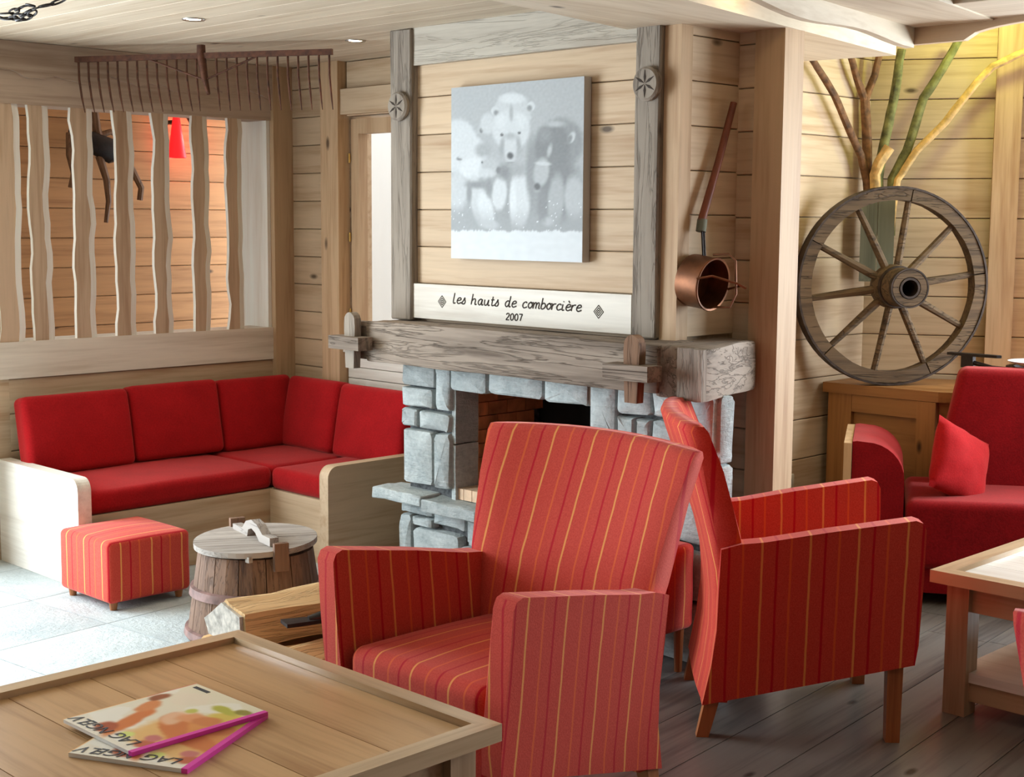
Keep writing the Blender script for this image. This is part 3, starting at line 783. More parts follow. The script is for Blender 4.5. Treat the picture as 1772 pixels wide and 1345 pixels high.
# mantel of hewn beams with cross pegs
mt = thing('mantel', 'hewn grey timber mantel beam with crossed wooden pegs', 'mantel', (0, 0, 0))
m = MB().bx(-0.75, 0.75, -0.12, 0.09, -0.082, 0.082).subdiv(6).jitter(0.008, 5, 2).jitter(0.003, 22, 8); m.bevel(0.01, 2, 60)
m.build('front_beam', 'old', mt, (-3.69, 3.765, 1.018), smooth=True)
# side beam: footprint tapers towards the post, end grain faces the room
m = MB().prism([(-2.955, 3.66), (-2.75, 3.665), (-2.862, 4.09), (-2.99, 4.12), (-2.99, 3.83)], 0.925, 1.098, 'z')
m.subdiv(4).jitter(0.006, 7, 4).jitter(0.002, 26, 1); m.bevel(0.012, 2, 55); m.build('side_beam', 'old_y', mt, smooth=True)
m = MB().bx(-0.05, 0.05, -0.012, 0.012, -0.084, 0.084).subdiv(3).jitter(0.004, 40, 6); m.build('end_grain', 'old_v', mt, (-2.80, 3.652, 1.012), smooth=True)
def peg(x, y):
    MB().bx(-0.095, 0.095, -0.045, 0.03, -0.026, 0.026).bevel(0.004, 2).jitter(0.002, 12, x).build('cross_bar', 'old', mt, (x, y-0.02, 1.012), smooth=True)
    pr = [(-0.026, -0.10), (0.026, -0.10), (0.034, 0.07)] + [(0.034*math.cos(t), 0.085+0.04*math.sin(t)) for t in [PI*k/8 for k in range(1, 8)]] + [(-0.034, 0.07)]
    MB().prism(pr, -0.017, 0.017, 'y').bevel(0.004, 1).build('upright_peg', 'old_brown' if x > -4 else 'old_v', mt, (x, y-0.015, 1.01))
peg(-4.475, 3.62); peg(-2.985, 3.60)
MB().bx(-4.53, -4.41, 3.645, 3.69, .945, 1.095).bevel(0.02, 2).build('tenon', 'old', mt, smooth=True)

# ------------------------------------------------------------------ ceiling beams on the right
def rot_beam(name, x0, x1, y0, y1, z0, z1, piv, ang, mat, label, cat='beam', wav=False, part=False, parent=None):
    m = MB()
    if wav:
        n = 40; bot = [(y0+(y1-y0)*i/n, z0+0.010*math.sin(i*0.75)+0.006*math.sin(i*0.31)) for i in range(n+1)]
        m.prism([(y0, z1)]+bot+[(y1, z1)], x0, x1, 'x')
    else: m.bx(x0, x1, y0, y1, z0, z1).bevel(0.004, 1)
    m.move(Matrix.Translation(piv) @ Matrix.Rotation(math.radians(ang), 4, 'Z') @ Matrix.Translation((-piv[0], -piv[1], 0)))
    return m.build(name, mat, parent)
PV = (-2.95, 4.0, 0)
cbm = thing('ceiling_beam', 'broad pine ceiling beam running past the chimney towards the wheel', 'beam')
rot_beam('beam_body', -3.25, -2.764, -0.6, 5.06, 2.155, 2.33, PV, 8.8, 'pine_ceiling_y', '', parent=cbm)
frz = thing('scalloped_frieze', 'pine ceiling frieze with scalloped lower edge above the wheel', 'frieze')
PF = (-2.50, 4.45, 0)
rot_beam('side_board', -2.53, -2.50, 0.4, 4.45, 2.105, 2.165, PF, 8, 'pine_ceiling_y', '', wav=True, parent=frz)
rot_beam('ledge_board', -2.53, -2.22, 0.4, 4.44, 2.160, 2.185, PF, 8, 'pine_ceiling_y', '', parent=frz)
rot_beam('inner_board', -2.25, -2.22, 0.4, 4.08, 2.185, CEIL, PF, 8, 'pine_ceiling_y', '', parent=frz)
m = MB(); n = 60
bot = []
for i in range(n+1):
    x = -2.52+2.4*i/n; ph = ((x+2.52)-0.20)
    bot.append((x, 2.105 + (0.045*math.sqrt(max(0, 1-((ph % 0.62)/0.31-1)**2)) if ph > 0 else 0)))
m.prism([(-2.52, 2.165)]+bot+[(-0.12, 2.165)], 4.45, 4.48, 'y').build('back_board', 'pine', frz)
MB().bx(-2.52, -0.1, 4.08, 4.48, 2.165, 2.185).build('ledge_board', 'pine_ceiling', frz)
MB().bx(-2.24, -0.1, 4.08, 4.11, 2.185, CEIL).build('inner_board', 'pine', frz)

# ------------------------------------------------------------------ corner bench with cushions
bn = thing('corner_bench', 'pale pine corner bench with rounded end panels', 'bench', (0, 0, 0))
def end_panel(w, h, t, loc, rz):
    r = 0.05; pr = [(0, 0), (w, 0), (w, h-r)]+[(w-r+r*math.cos(a), h-r+r*math.sin(a)) for a in [PI/2*k/6 for k in range(1, 7)]]+[(0, h)]
    MB().prism(pr, -t/2, t/2, 'y').bevel(0.006, 2).build('end_panel', 'pine_white' if rz == 0 else 'pine', bn, loc, (0, 0, rz))  # left panel in whiter pine: daylight on it put into the colour
end_panel(0.70, 0.452, 0.06, (-5.925, 2.815, 0), 0)
end_panel(0.665, 0.452, 0.06, (-4.80, 4.368, 0), -PI/2)
MB().bx(-5.29, -5.265, 2.845, 3.765, 0, 0.285).bevel(0.003, 1).build('front_board', 'pine_y', bn)
MB().bx(-5.265, -4.83, 3.755, 3.78, 0, 0.285).bevel(0.003, 1).build('front_board', 'pine', bn)
MB().bx(-5.925, -5.29, 2.845, 4.36, 0.255, 0.283).bx(-5.29, -4.83, 3.78, 4.36, 0.255, 0.283).build('seat_board', 'pine', bn)
def cushion(size, r, loc, rot, label, name='seat_cushion', grp=None, mat='red', bulge=0.012, seed=0):
    sx, sy, sz = [v/2 for v in size]
    def fn(x, y, z):
        k = (1-(x/sx)**2)*(1-(y/sy)**2)
        n_ = 0.004*noise.noise(Vector((x*7+seed, y*7, z*7)))
        return (x, y, z+(bulge*k+n_)*(1 if z > 0 else -0.3))
    o = MB().rbox(size, r, 3, 8, fn=fn).build(name, mat, None, loc, rot, smooth=True, angle=80)
    return tag(o, label, 'cushion', grp)
cushion((0.66, 0.93, 0.10), 0.03, (-5.595, 3.31, 0.335), (0, 0, 0), 'long red seat cushion on the slat screen side of the bench', bulge=0.01, seed=1, grp='bench seat cushions')
cushion((0.635, 0.59, 0.10), 0.03, (-5.598, 4.072, 0.335), (0, 0, 0), 'red seat cushion in the inner corner of the bench', bulge=0.008, seed=2, grp='bench seat cushions')
cushion((0.42, 0.61, 0.10), 0.03, (-5.055, 4.06, 0.335), (0, 0, 0), 'red seat cushion under the window beside the fireplace end panel', bulge=0.01, seed=3, grp='bench seat cushions')
# back cushions: local x = width, y = height, z = thickness (front)
def back_c(w, h, t, x, y, z, rz, lean, label, seed):
    M1 = Matrix.Translation((x, y, z)) @ Matrix.Rotation(rz, 4, 'Z') @ Matrix.Rotation(PI/2-lean, 4, 'X')
    o = cushion((w, h, t), 0.03, (0, 0, 0), (0, 0, 0), label, 'back_cushion', 'bench back cushions', 'red', 0.014, seed)
    o.matrix_world = M1
LE = math.radians(11)
back_c(0.515, 0.35, 0.11, -5.795, 3.09, 0.555, PI/2, LE, 'red back cushion nearest the left end panel, below the slats', 11)
back_c(0.475, 0.35, 0.11, -5.795, 3.588, 0.563, PI/2, LE, 'middle red back cushion on the slat side, gap showing beneath', 12)
back_c(0.43, 0.35, 0.11, -5.795, 4.045, 0.555, PI/2, LE, 'red back cushion on the slat side next to the corner', 13)
back_c(0.40, 0.35, 0.11, -5.545, 4.235, 0.555, 0, LE, 'red back cushion on the window side next to the corner', 14)
back_c(0.50, 0.35, 0.11, -5.085, 4.235, 0.550, 0, LE, 'red back cushion under the window beside the stone fireplace', 15)

# ------------------------------------------------------------------ striped upholstery
def su_x(co, n): return co.x
def su_y(co, n): return co.y
def su_wrap(co, n): return co.y if abs(n.x) > 0.75 else co.x
def make_armchair():
    """local +y is forward, x to the chair's right; sits on the floor"""
    t = thing('armchair', 'x', 'chair')
    # arms: side profile (y, z); thin panels leaning outwards towards the top
    prof = [(0.318, 0.240), (0.325, 0.30), (0.327, 0.50), (0.326, 0.645), (0.316, 0.665), (0.296, 0.672), (0.05, 0.632), (-0.12, 0.600), (-0.19, 0.592), (-0.245, 0.575),
            (-0.248, 0.45), (-0.250, 0.33), (-0.262, 0.22), (-0.286, 0.100), (-0.10, 0.142), (0.10, 0.190)]
    for s_ in (-1, 1):
        m = MB().prism(prof, 0.232, 0.296, 'x')
        m.bevel(0.021, 4, 50)
        for v in m.bm.verts:
            k = max(0.0, min(1.0, (v.co.z-0.15)/0.5))
            v.co.x += 0.050*k*k*(3-2*k)*0.5+0.025*k + 0.006*math.sin(v.co.y*6)
        if s_ < 0: m.move(Matrix.Diagonal((-1, 1, 1, 1)))
        m.build('arm', 'stripe', t, smooth=True, stripes=su_wrap_arm, angle=60)
    # backrest: bowed slab, full height at the rear
    Z = [0.105, 0.20, 0.30, 0.40, 0.50, 0.60, 0.70, 0.80, 0.87, 0.915, 0.932]
    def lerp(tab, z):
        for (z0, a0), (z1, a1) in zip(tab, tab[1:]):
            if z <= z1: return a0+(a1-a0)*max(0, (z-z0))/(z1-z0)
        return tab[-1][1]
    front = [(0.118, -0.20), (0.40, -0.150), (0.612, -0.178), (0.795, -0.230), (0.915, -0.278), (0.932, -0.292)]
    rear = [(0.118, -0.284), (0.20, -0.266), (0.32, -0.252), (0.45, -0.252), (0.56, -0.262), (0.80, -0.312), (0.915, -0.348), (0.932, -0.340)]
    wid = [(0.100, 0.276), (0.30, 0.272), (0.45, 0.285), (0.60, 0.322), (0.80, 0.347), (0.932, 0.366)]
    m = MB(); nx = 14; F, R = [], []
    for z in Z:
        hw = lerp(wid, z); rf, rr = [], []
        for i in range(nx+1):
            q = -1+2*i/nx; x = hw*q; k = sm(0.35, 0.95, z)
            bow = -0.055*(1-q*q)*k-0.01*(1-q*q)
            crown = 0.012*(1-q*q)*sm(0.8, 0.95, z)
            edge = 0.012*(abs(q) > 0.99)
            rf.append(m.bm.verts.new((x, lerp(front, z)+bow-edge, z+crown))); rr.append(m.bm.verts.new((x, lerp(rear, z)+bow*0.9+edge, z+crown)))
        F.append(rf); R.append(rr)
    for j in range(len(Z)-1):
        for i in range(nx):
            m.bm.faces.new((F[j][i], F[j][i+1], F[j+1][i+1], F[j+1][i])); m.bm.faces.new((R[j][i+1], R[j][i], R[j+1][i], R[j+1][i+1]))
        m.bm.faces.new((R[j][0], F[j][0], F[j+1][0], R[j+1][0])); m.bm.faces.new((F[j][nx], R[j][nx], R[j+1][nx], F[j+1][nx]))
    for i in range(nx):
        m.bm.faces.new((F[-1][i], F[-1][i+1], R[-1][i+1], R[-1][i])); m.bm.faces.new((R[0][i], R[0][i+1], F[0][i+1], F[0][i]))
    m.bevel(0.014, 3, 55)
    m.build('backrest', 'stripe', t, smooth=True, stripes=su_x_side, angle=70)
    # seat cushion and its base
    def fn(x, y, z):
        k = (1-(x/0.26)**2)*max(0, 1-((y-0.05)/0.28)**2)
        return (x, y, z+(0.016*k if z > 0.36 else 0)+0.012*(y+0.2))
    MB().rbox((0.492, 0.51, 0.15), 0.035, 4, 8, (0, 0.062, 0.355), fn).build('seat', 'stripe', t, smooth=True, stripes=su_x, angle=80)
    MB().rbox((0.47, 0.50, 0.10), 0.012, 2, 2, (0, 0.045, 0.245)).build('seat_base', 'stripe', t, smooth=True, stripes=su_x, angle=80)
    # legs
    for s_ in (-1, 1):
        m = MB()
        for z, h in ((0.0, 0.019), (0.26, 0.026)):
            pass
        def taper(y0, y1, zt, h0, h1, x):
            mm = MB(); lo = [mm.bm.verts.new((x+a*h0, y0+b*h0, 0)) for a, b in ((-1, -1), (1, -1), (1, 1), (-1, 1))]
            hi = [mm.bm.verts.new((x+a*h1, y1+b*h1, zt)) for a, b in ((-1, -1), (1, -1), (1, 1), (-1, 1))]
            mm.bm.faces.new(lo[::-1]); mm.bm.faces.new(hi)
            for k in range(4): mm.bm.faces.new((lo[k], lo[(k+1) % 4], hi[(k+1) % 4], hi[k]))
            mm.bevel(0.003, 1); mm.build('leg', 'leg', t)
        taper(0.268, 0.268, 0.27, 0.020, 0.023, s_*0.266)
        taper(-0.282, -0.245, 0.16, 0.018, 0.022, s_*0.262)
        m.bm.free()
    return t
def su_wrap_arm(co, n): return co.y if abs(n.x) > 0.5 or abs(n.z) > 0.6 else abs(co.x)*1.0
def su_x_side(co, n): return co.x if abs(n.x) < 0.8 else co.y*0.5+0.05
chair = make_armchair()
def put_chair(o, x, y, fx, fy, label):
    o.location = (x, y, 0); o.rotation_euler = (0, 0, math.atan2(fy, fx)-PI/2)
    o['label'] = label; o['category'] = 'chair'; o['group'] = 'striped red armchairs'
put_chair(chair, -2.495, 2.500, 0.0, -1, 'striped red armchair in front, its back to the fireplace, facing the table with magazines')
c2 = copy_tree(chair)
put_chair(c2, -2.4066, 3.655, 0.747, 0.665, 'striped red armchair turned away, facing the light-whitened table and red sofa')
c3 = copy_tree(chair)
put_chair(c3, -0.663, 2.40, -0.30, 0.95, 'striped red armchair cut off by the lower right edge of the picture')

def make_pouf(w_=0.385, d_=0.365, h_=0.243, f_=0.03):
    t = thing('pouf', 'x', 'pouf')
    def fn(x, y, z):
        k = max(0, (1-(x/(w_/2))**2)*(1-(y/(d_/2))**2))
        return (x+0.004*noise.noise(Vector((x*9, y*9, z*9))), y, z+(0.012*k if z > f_+h_*0.7 else 0))
    MB().rbox((w_, d_, h_), 0.022, 3, 7, (0, 0, f_+h_/2), fn).build('cushion_body', 'stripe', t, smooth=True, stripes=su_wrap, angle=80)
    for a in (-1, 1):
        for b in (-1, 1):
            MB().lathe([(0.013, 0), (0.018, f_+0.004)], 12, (a*(w_/2-0.037), b*(d_/2-0.037), 0)).build('foot', 'leg', t)
    return t
pf = make_pouf(); pf.location = (-5.015, 2.87, 0); pf.rotation_euler = (0, 0, math.radians(0.5))
tag(pf, 'striped red cube pouf on the pale stone floor before the bench', 'pouf', 'striped poufs')
pf2 = make_pouf(0.40, 0.40, 0.29, 0.15); pf2.location = (-3.030, 3.535, 0)
tag(pf2, 'striped red footstool on longer legs, half hidden between the two armchairs', 'pouf', 'striped poufs')

# ------------------------------------------------------------------ coffee tables
def coffee_table(label, x0, x1, y0, y1, h, top, rim, rimw, grp):
    t = thing('coffee_table', label, 'table', ((x0+x1)/2, (y0+y1)/2, 0), 0, grp)
    a, b = (x1-x0)/2, (y1-y0)/2
    th = 0.038
    # rim: four mitred boards standing proud of the inner panel
    for k, (p, q) in enumerate((((-a, -b), (a, -b)), ((a, -b), (a, b)), ((a, b), (-a, b)), ((-a, b), (-a, -b)))):
        P, Q = Vector(p), Vector(q); d = (Q-P).normalized(); nrm = Vector((-d.y, d.x))
        L = (Q-P).length; w_ = rimw
        m = MB().prism([(0, 0), (L, 0), (L-w_, w_), (w_, w_)], h-th, h, 'z')
        m.bevel(0.010, 3, 50)
        m.build('rim_board', rim, t, (P.x, P.y, 0), (0, 0, math.atan2(d.y, d.x)), smooth=True, angle=50)
    ia, ib = a-rimw, b-rimw; n = 5; wd = 2*ib/n
    for k in range(n):
        place(MB().bx(-ia, ia, 0.001, wd-0.0015, h-0.035, h-0.016).bevel(0.0015, 1).mesh('top_plank'), 'top_plank', top, t, (0, -ib+k*wd, 0))
    for sx in (-1, 1):
        for sy in (-1, 1):
            m = MB().bx(-0.036, 0.036, -0.036, 0.036, 0.0, h-th).bevel(0.008, 2)
            m.build('leg', 'table_v', t, (sx*(a-0.075), sy*(b-0.075), 0), smooth=True, angle=50)
    for sy in (-1, 1):
        MB().bx(-a+0.11, a-0.11, -0.012, 0.012, h-0.125, h-th).bevel(0.004, 1).build('apron', rim, t, (0, sy*(b-0.075), 0))
    for sx in (-1, 1):
        MB().bx(-0.012, 0.012, -b+0.11, b-0.11, h-0.125, h-th).bevel(0.004, 1).build('apron', rim, t, (sx*(a-0.075), 0, 0))
    MB().bx(-a+0.06, a-0.06, -b+0.06, b-0.06, 0.105, 0.135).bevel(0.004, 1).build('shelf', top, t)
    for sy in (-1, 1):
        MB().bx(-a+0.11, a-0.11, -0.014, 0.014, 0.045, 0.104).build('shelf_rail', rim, t, (0, sy*(b-0.08), 0))
    return t
coffee_table('oiled pine coffee table in the front left corner carrying magazines', -3.008, -2.045, 0.95, 2.042, 0.45, 'table', 'table_rim', 0.045, 'coffee tables')
coffee_table('light-whitened coffee table with lower shelf at the right edge by the red sofa', -2.085, -1.10, 3.93, 4.98, 0.45, 'table_lit', 'table_rim', 0.055, 'coffee tables')

# magazines
def lerp3(a, b, t): return tuple(x*(1-t)+y*t for x, y in zip(a, b))
def cover_paint(u, v):
    """u from spine to fore edge, v from head to foot"""
    c = lerp3((244, 234, 214), (236, 226, 196), v)
    if noise.noise(Vector((u*3, v*3, 2))) > 0.15: c = lerp3(c, (250, 246, 236), 0.5)
    def blob(cx, cy, rx, ry, rot, col, soft=0.35):
        nonlocal c
        r = math.radians(rot); dx, dy = u-cx, v-cy
        a = (dx*math.cos(r)+dy*math.sin(r))/rx; b = (-dx*math.sin(r)+dy*math.cos(r))/ry
        w_ = 1-sm(1-soft, 1+soft*.2, math.sqrt(a*a+b*b)+0.30*noise.noise(Vector((u*6, v*6, cx*5)))+0.12*noise.noise(Vector((u*16, v*16, cx)))); c = lerp3(c, col, w_)
    blob(.20, .30, .30, .22, 0, (238, 190, 120)); blob(.15, .50, .30, .20, 10, (226, 150, 84)); blob(.10, .72, .20, .16, 0, (224, 196, 92))
    blob(.24, .42, .34, .10, 25, (214, 124, 66)); blob(.60, .30, .34, .085, 60, (220, 126, 66)); blob(.62, .12, .14, .08, 20, (176, 84, 50))
    blob(.42, .52, .16, .10, 40, (240, 190, 150)); blob(.30, .60, .16, .09, -20, (232, 160, 110)); blob(.18, .62, .14, .10, 0, (214, 132, 76)); blob(.80, .52, .16, .08, 50, (222, 140, 84)); blob(.90, .66, .07, .1, 0, (150, 88, 56))
    blob(.26, .82, .16, .06, 0, (188, 186, 74)); blob(.12, .88, .10, .05, 0, (150, 140, 60)); blob(.45, .66, .06, .05, 0, (206, 204, 96)); blob(.36, .14, .08, .05, 0, (222, 226, 130)); blob(.08, .14, .10, .08, 0, (198, 104, 70)); blob(.14, .22, .10, .06, 0, (206, 120, 116))
    blob(.70, .80, .20, .12, 0, (240, 226, 200))
    if u > 0.985: c = (240, 170, 60) if v < 0.6 else (214, 60, 50)
    return c
def font_mesh(txt, size):
    cu = bpy.data.curves.new('t', 'FONT'); cu.body = txt; cu.size = size; cu.extrude = 0.0001; cu.shear = 0.25
    ob = bpy.data.objects.new('t', cu); COL.objects.link(ob)
    bpy.context.view_layer.update()
    me = bpy.data.meshes.new_from_object(ob.evaluated_get(bpy.context.evaluated_depsgraph_get()))
    bpy.data.objects.remove(ob); bpy.data.curves.remove(cu)
    return me
cover_me = None
def magazine(label, loc, rz, w_, h_, t_, texts):
    """local x: spine (0) to fore edge (w), local y: foot (0) to head (h)"""
    global cover_me
    g = thing('magazine', label, 'magazine', loc, rz, 'magazines')
    MB().bx(0.002, w_-0.001, 0.001, h_-0.001, 0, t_).build('page_block', 'paper', g)
    if cover_me is None:
        cover_me = paint_grid(56, 70, cover_paint); cover_me.transform(Matrix(((w_, 0, 0, 0), (0, 0, h_, 0), (0, 0, 0, 0), (0, 0, 0, 1))))
    place(cover_me, 'cover', 'cover', g, (0, 0, t_+0.0006))
    MB().bx(-0.001, 0.0125, 0, h_, -0.0002, t_+0.0012).build('spine', 'pink', g)
    MB().bx(w_-0.075, w_-0.02, 0.012, 0.022, t_+0.0004, t_+0.0014).build('printed_strip', 'ink', g)
    for txt, s_, tx, ty in texts:
        me = font_mesh(txt, s_); me.materials.clear()
        place(me, 'title_lettering', 'ink', g, (tx, ty, t_+0.0014), (0, 0, 0))
    return g
TT = (('LAG', 0.044, 0.030, 0.286), ('NGE', 0.044, 0.128, 0.290), ('LV', 0.044, 0.212, 0.292))
magazine('lower magazine of the fanned pair, cream and orange cover, magenta spine', (-2.452, 1.735, 0.4342), math.radians(-153.4), 0.27, 0.33, 0.0085, TT)
magazine('upper magazine of the fanned pair, cream and orange cover, magenta spine', (-2.442, 1.728, 0.4440), math.radians(-179.0), 0.27, 0.33, 0.0075, TT)

# ------------------------------------------------------------------ old lidded tub
tb = thing('wooden_tub', 'old staved wooden tub with pale split lid and arched handle', 'tub', (-4.235, 2.955, 0))
TH = 0.315
def tub_r(z): return 0.252-0.045*z/TH
for k in range(14):
    a0, a1 = 2*PI*k/14+0.008, 2*PI*(k+1)/14-0.008; m = MB(); rows = []
    for z in (0.0, 0.1, 0.2, TH):
        rows.append([m.bm.verts.new((r*math.cos(a), r*math.sin(a), z)) for r, a in ((tub_r(z), a0), (tub_r(z)*1.004, (a0+a1)/2), (tub_r(z), a1), (tub_r(z)-0.024, a1), (tub_r(z)-0.024, a0))])
    for p, q in zip(rows, rows[1:]):
        for i in range(5): m.bm.faces.new((p[i], p[(i+1) % 5], q[(i+1) % 5], q[i]))
    m.bm.faces.new(rows[0][::-1]); m.bm.faces.new(rows[-1])
    m.build('stave', 'barrel', tb)
for z, h in ((0.155, 0.036), (0.01, 0.03)):
    m = MB(); m.lathe([(tub_r(z)+0.002, z), (tub_r(z)+0.012, z+0.004), (tub_r(z+h)+0.012, z+h-0.004), (tub_r(z+h)+0.002, z+h)], 48); m.build('hoop', 'hoop', tb, smooth=True)
MB().lathe([(0.0, TH-0.05), (0.185, TH-0.05), (0.185, TH-0.06), (0.0, TH-0.06)], 32).build('inner_board', 'soot', tb)
# lid in two halves, tilted a little
for sgn in (-1, 1):
    pr = [(0.222*math.cos(t), sgn*(0.002+max(0, 0.222*math.sin(t)))) for t in [PI*k/24 for k in range(25)]]
    if sgn < 0: pr = pr[::-1]
    m = MB().prism(pr, 0, 0.020, 'z').bevel(0.004, 1, 50)
    m.build('lid_board', 'barrel_lid', tb, (0.0, 0.0, TH+0.016), (math.radians(1.5), math.radians(-1.5), math.radians(52)))
# arched handle across the lid
top = [(-0.175, 0.022), (-0.085, 0.024), (-0.05, 0.055), (0.0, 0.068), (0.05, 0.058), (0.10, 0.03), (0.165, 0.030)]
low = [(0.165, 0.0), (0.07, 0.0), (0.035, 0.026), (0.0, 0.036), (-0.03, 0.026), (-0.04, 0.0), (-0.175, 0.0)]
MB().prism(top+low, -0.017, 0.017, 'y').bevel(0.004, 1, 40).build('lid_handle', 'barrel_lid', tb, (0.0, 0.0, TH+0.036), (0, 0, math.radians(-12)))
MB().bx(-0.026, 0.026, -0.011, 0.011, 0, 0.10).bevel(0.004, 1).build('lug', 'barrel', tb, (0.222, -0.05, TH-0.04), (0, 0, math.radians(72)))
MB().bx(-0.028, 0.028, -0.011, 0.011, 0, 0.09).bevel(0.004, 1).build('lug', 'barrel', tb, (-0.205, 0.06, TH-0.02), (0, 0, math.radians(72)))
MB().bx(-0.011, 0.011, -0.008, 0.008, 0, 0.02).build('lid_peg', 'barrel_lid', tb, (0.165, -0.145, TH-0.004))

# ------------------------------------------------------------------ firewood
def split_log(label, L, prof, loc, rot, seed, grp='firewood logs'):
    """prof: cross-section in (y, z); faces split wood, one side bark"""
    t = thing('split_log', label, 'log', loc, 0, grp); t.rotation_euler = rot
    m = MB().prism(prof, -L/2, L/2, 'x'); m.subdiv(5); m.jitter(0.014, 5, seed).jitter(0.005, 24, seed+2)
    m.build('wood', 'log', t, smooth=True, angle=55)
    c = Vector((sum(p[0] for p in prof)/len(prof), sum(p[1] for p in prof)/len(prof)))
    MB().prism([(c.x+(p[0]-c.x)*0.9, c.y+(p[1]-c.y)*0.9) for p in prof], -0.006, 0.006, 'x').subdiv(2).jitter(0.003, 30, seed).build('cut_end', 'log_end', t, (-L/2-0.006, 0, 0))
    return t
big = [(-0.13, 0.0), (0.12, 0.0), (0.15, 0.05), (0.02, 0.135), (-0.11, 0.11)]
small = [(-0.075, 0.0), (0.075, 0.0), (0.085, 0.05), (0.0, 0.10), (-0.08, 0.06)]
split_log('large pale split log lying on top of the firewood pile', 0.50, big, (-3.735, 2.76, 0.155), (0, 0, math.radians(84)), 3)
split_log('split log under the large one, nearest the tub', 0.46, [(-0.1, 0), (0.1, 0), (0.11, 0.08), (0.03, 0.15), (-0.1, 0.13)], (-3.83, 2.72, 0), (0, 0, math.radians(84)), 8)
split_log('split log on the floor behind the front coffee table', 0.46, [(-0.1, 0), (0.1, 0), (0.11, 0.08), (0.0, 0.15), (-0.1, 0.12)], (-3.60, 2.74, 0), (0, 0, math.radians(86)), 12)
split_log('thin split log in front of the firewood pile with dark bark', 0.44, small, (-3.44, 2.72, 0.0), (0, 0, math.radians(88)), 17)
split_log('thin brown split log resting beside the iron tool', 0.40, small, (-3.46, 2.70, 0.105), (0, 0, math.radians(92)), 21)
tl = thing('hearth_tool', 'dark iron blade with black grip lying on the firewood', 'tool', (-3.52, 2.58, 0.248), math.radians(72))
MB().prism([(-0.02, -0.032), (0.10, -0.028), (0.10, 0.02), (-0.02, 0.035)], 0, 0.012, 'z').bevel(0.003, 1).build('blade', 'iron', tl)
MB().tube([(0.06, 0.0, 0.008), (0.12, -0.006, 0.016), (0.20, 0.0, 0.018), (0.28, 0.008, 0.014), (0.33, 0.0, 0.012)], [0.014, 0.022, 0.022, 0.017, 0.012], 12).build('grip', 'black_plastic', tl, smooth=True)

# ------------------------------------------------------------------ cartwheel
AZW = math.radians(53); CW = Vector((-3.278, 5.712, 1.2245)); RW = 0.4435
wh = thing('cartwheel', 'weathered wooden cartwheel with ten spokes standing on the cabinet', 'wheel', CW, AZW)
# local: x in the wheel plane, z up, -y towards the room
def arc_ring(m, r0, r1, y0, y1, a0, a1, n=10):
    rows = []
    for k in range(n+1):
        a = a0+(a1-a0)*k/n; c, s_ = math.cos(a), math.sin(a)
        rows.append([m.bm.verts.new((r*c, y, r*s_)) for r, y in ((r0, y0), (r1, y0), (r1, y1), (r0, y1))])
    for p, q in zip(rows, rows[1:]):
        for i in range(4): m.bm.faces.new((p[i], p[(i+1) % 4], q[(i+1) % 4], q[i]))
    if abs(a1-a0) < 2*PI-0.01: m.bm.faces.new(rows[0]); m.bm.faces.new(rows[-1][::-1])
    else: bmesh.ops.remove_doubles(m.bm, verts=m.bm.verts[:], dist=1e-5)
    return m
for k in range(5):
    a0 = math.radians(80)+k*2*PI/5
    m = arc_ring(MB(), RW-0.062, RW-0.010, -0.032, 0.030, a0+0.006, a0+2*PI/5-0.006, 12); m.bevel(0.007, 2, 60); m.jitter(0.0025, 18, k)
    m.build('felloe', 'wheel', wh, smooth=True)
arc_ring(MB(), RW-0.009, RW, -0.036, 0.034, 0, 2*PI, 64).build('iron_tyre', 'wheel_iron', wh, smooth=True)
for k in range(10):
    a = math.radians(8)+k*2*PI/10; c, s_ = math.cos(a), math.sin(a)
    m = MB().tube([(0.07*c, -0.03, 0.07*s_), (0.18*c, -0.022, 0.18*s_), (0.30*c, -0.010, 0.30*s_), (0.392*c, 0, 0.392*s_)], [0.019, 0.018, 0.0155, 0.0145], 8)
    m.jitter(0.002, 30, k).build('spoke', 'wheel', wh, smooth=True)
MB().lathe([(0.046, 0.05), (0.082, 0.04), (0.098, 0.0), (0.098, -0.05), (0.088, -0.075), (0.083, -0.15), (0.083, -0.20), (0.078, -0.206), (0.050, -0.206), (0.046, -0.20)], 40, axis='y', close=True).build('hub', 'wheel', wh, smooth=True)
for y, r in ((-0.195, 0.0865), (-0.085, 0.0925)):
    arc_ring(MB(), r-0.006, r, y-0.012, y+0.012, 0, 2*PI, 40).build('hub_band', 'wheel_iron', wh, smooth=True)
MB().lathe([(0.036, 0.045), (0.0455, 0.045), (0.0455, -0.208), (0.036, -0.208)], 32, axis='y', close=True).build('axle_bush', 'wheel_iron', wh, smooth=True)
MB().lathe([(0.0, 0.02), (0.036, 0.02), (0.036, 0.03), (0.0, 0.03)], 20, axis='y').build('axle_plug', 'soot', wh)

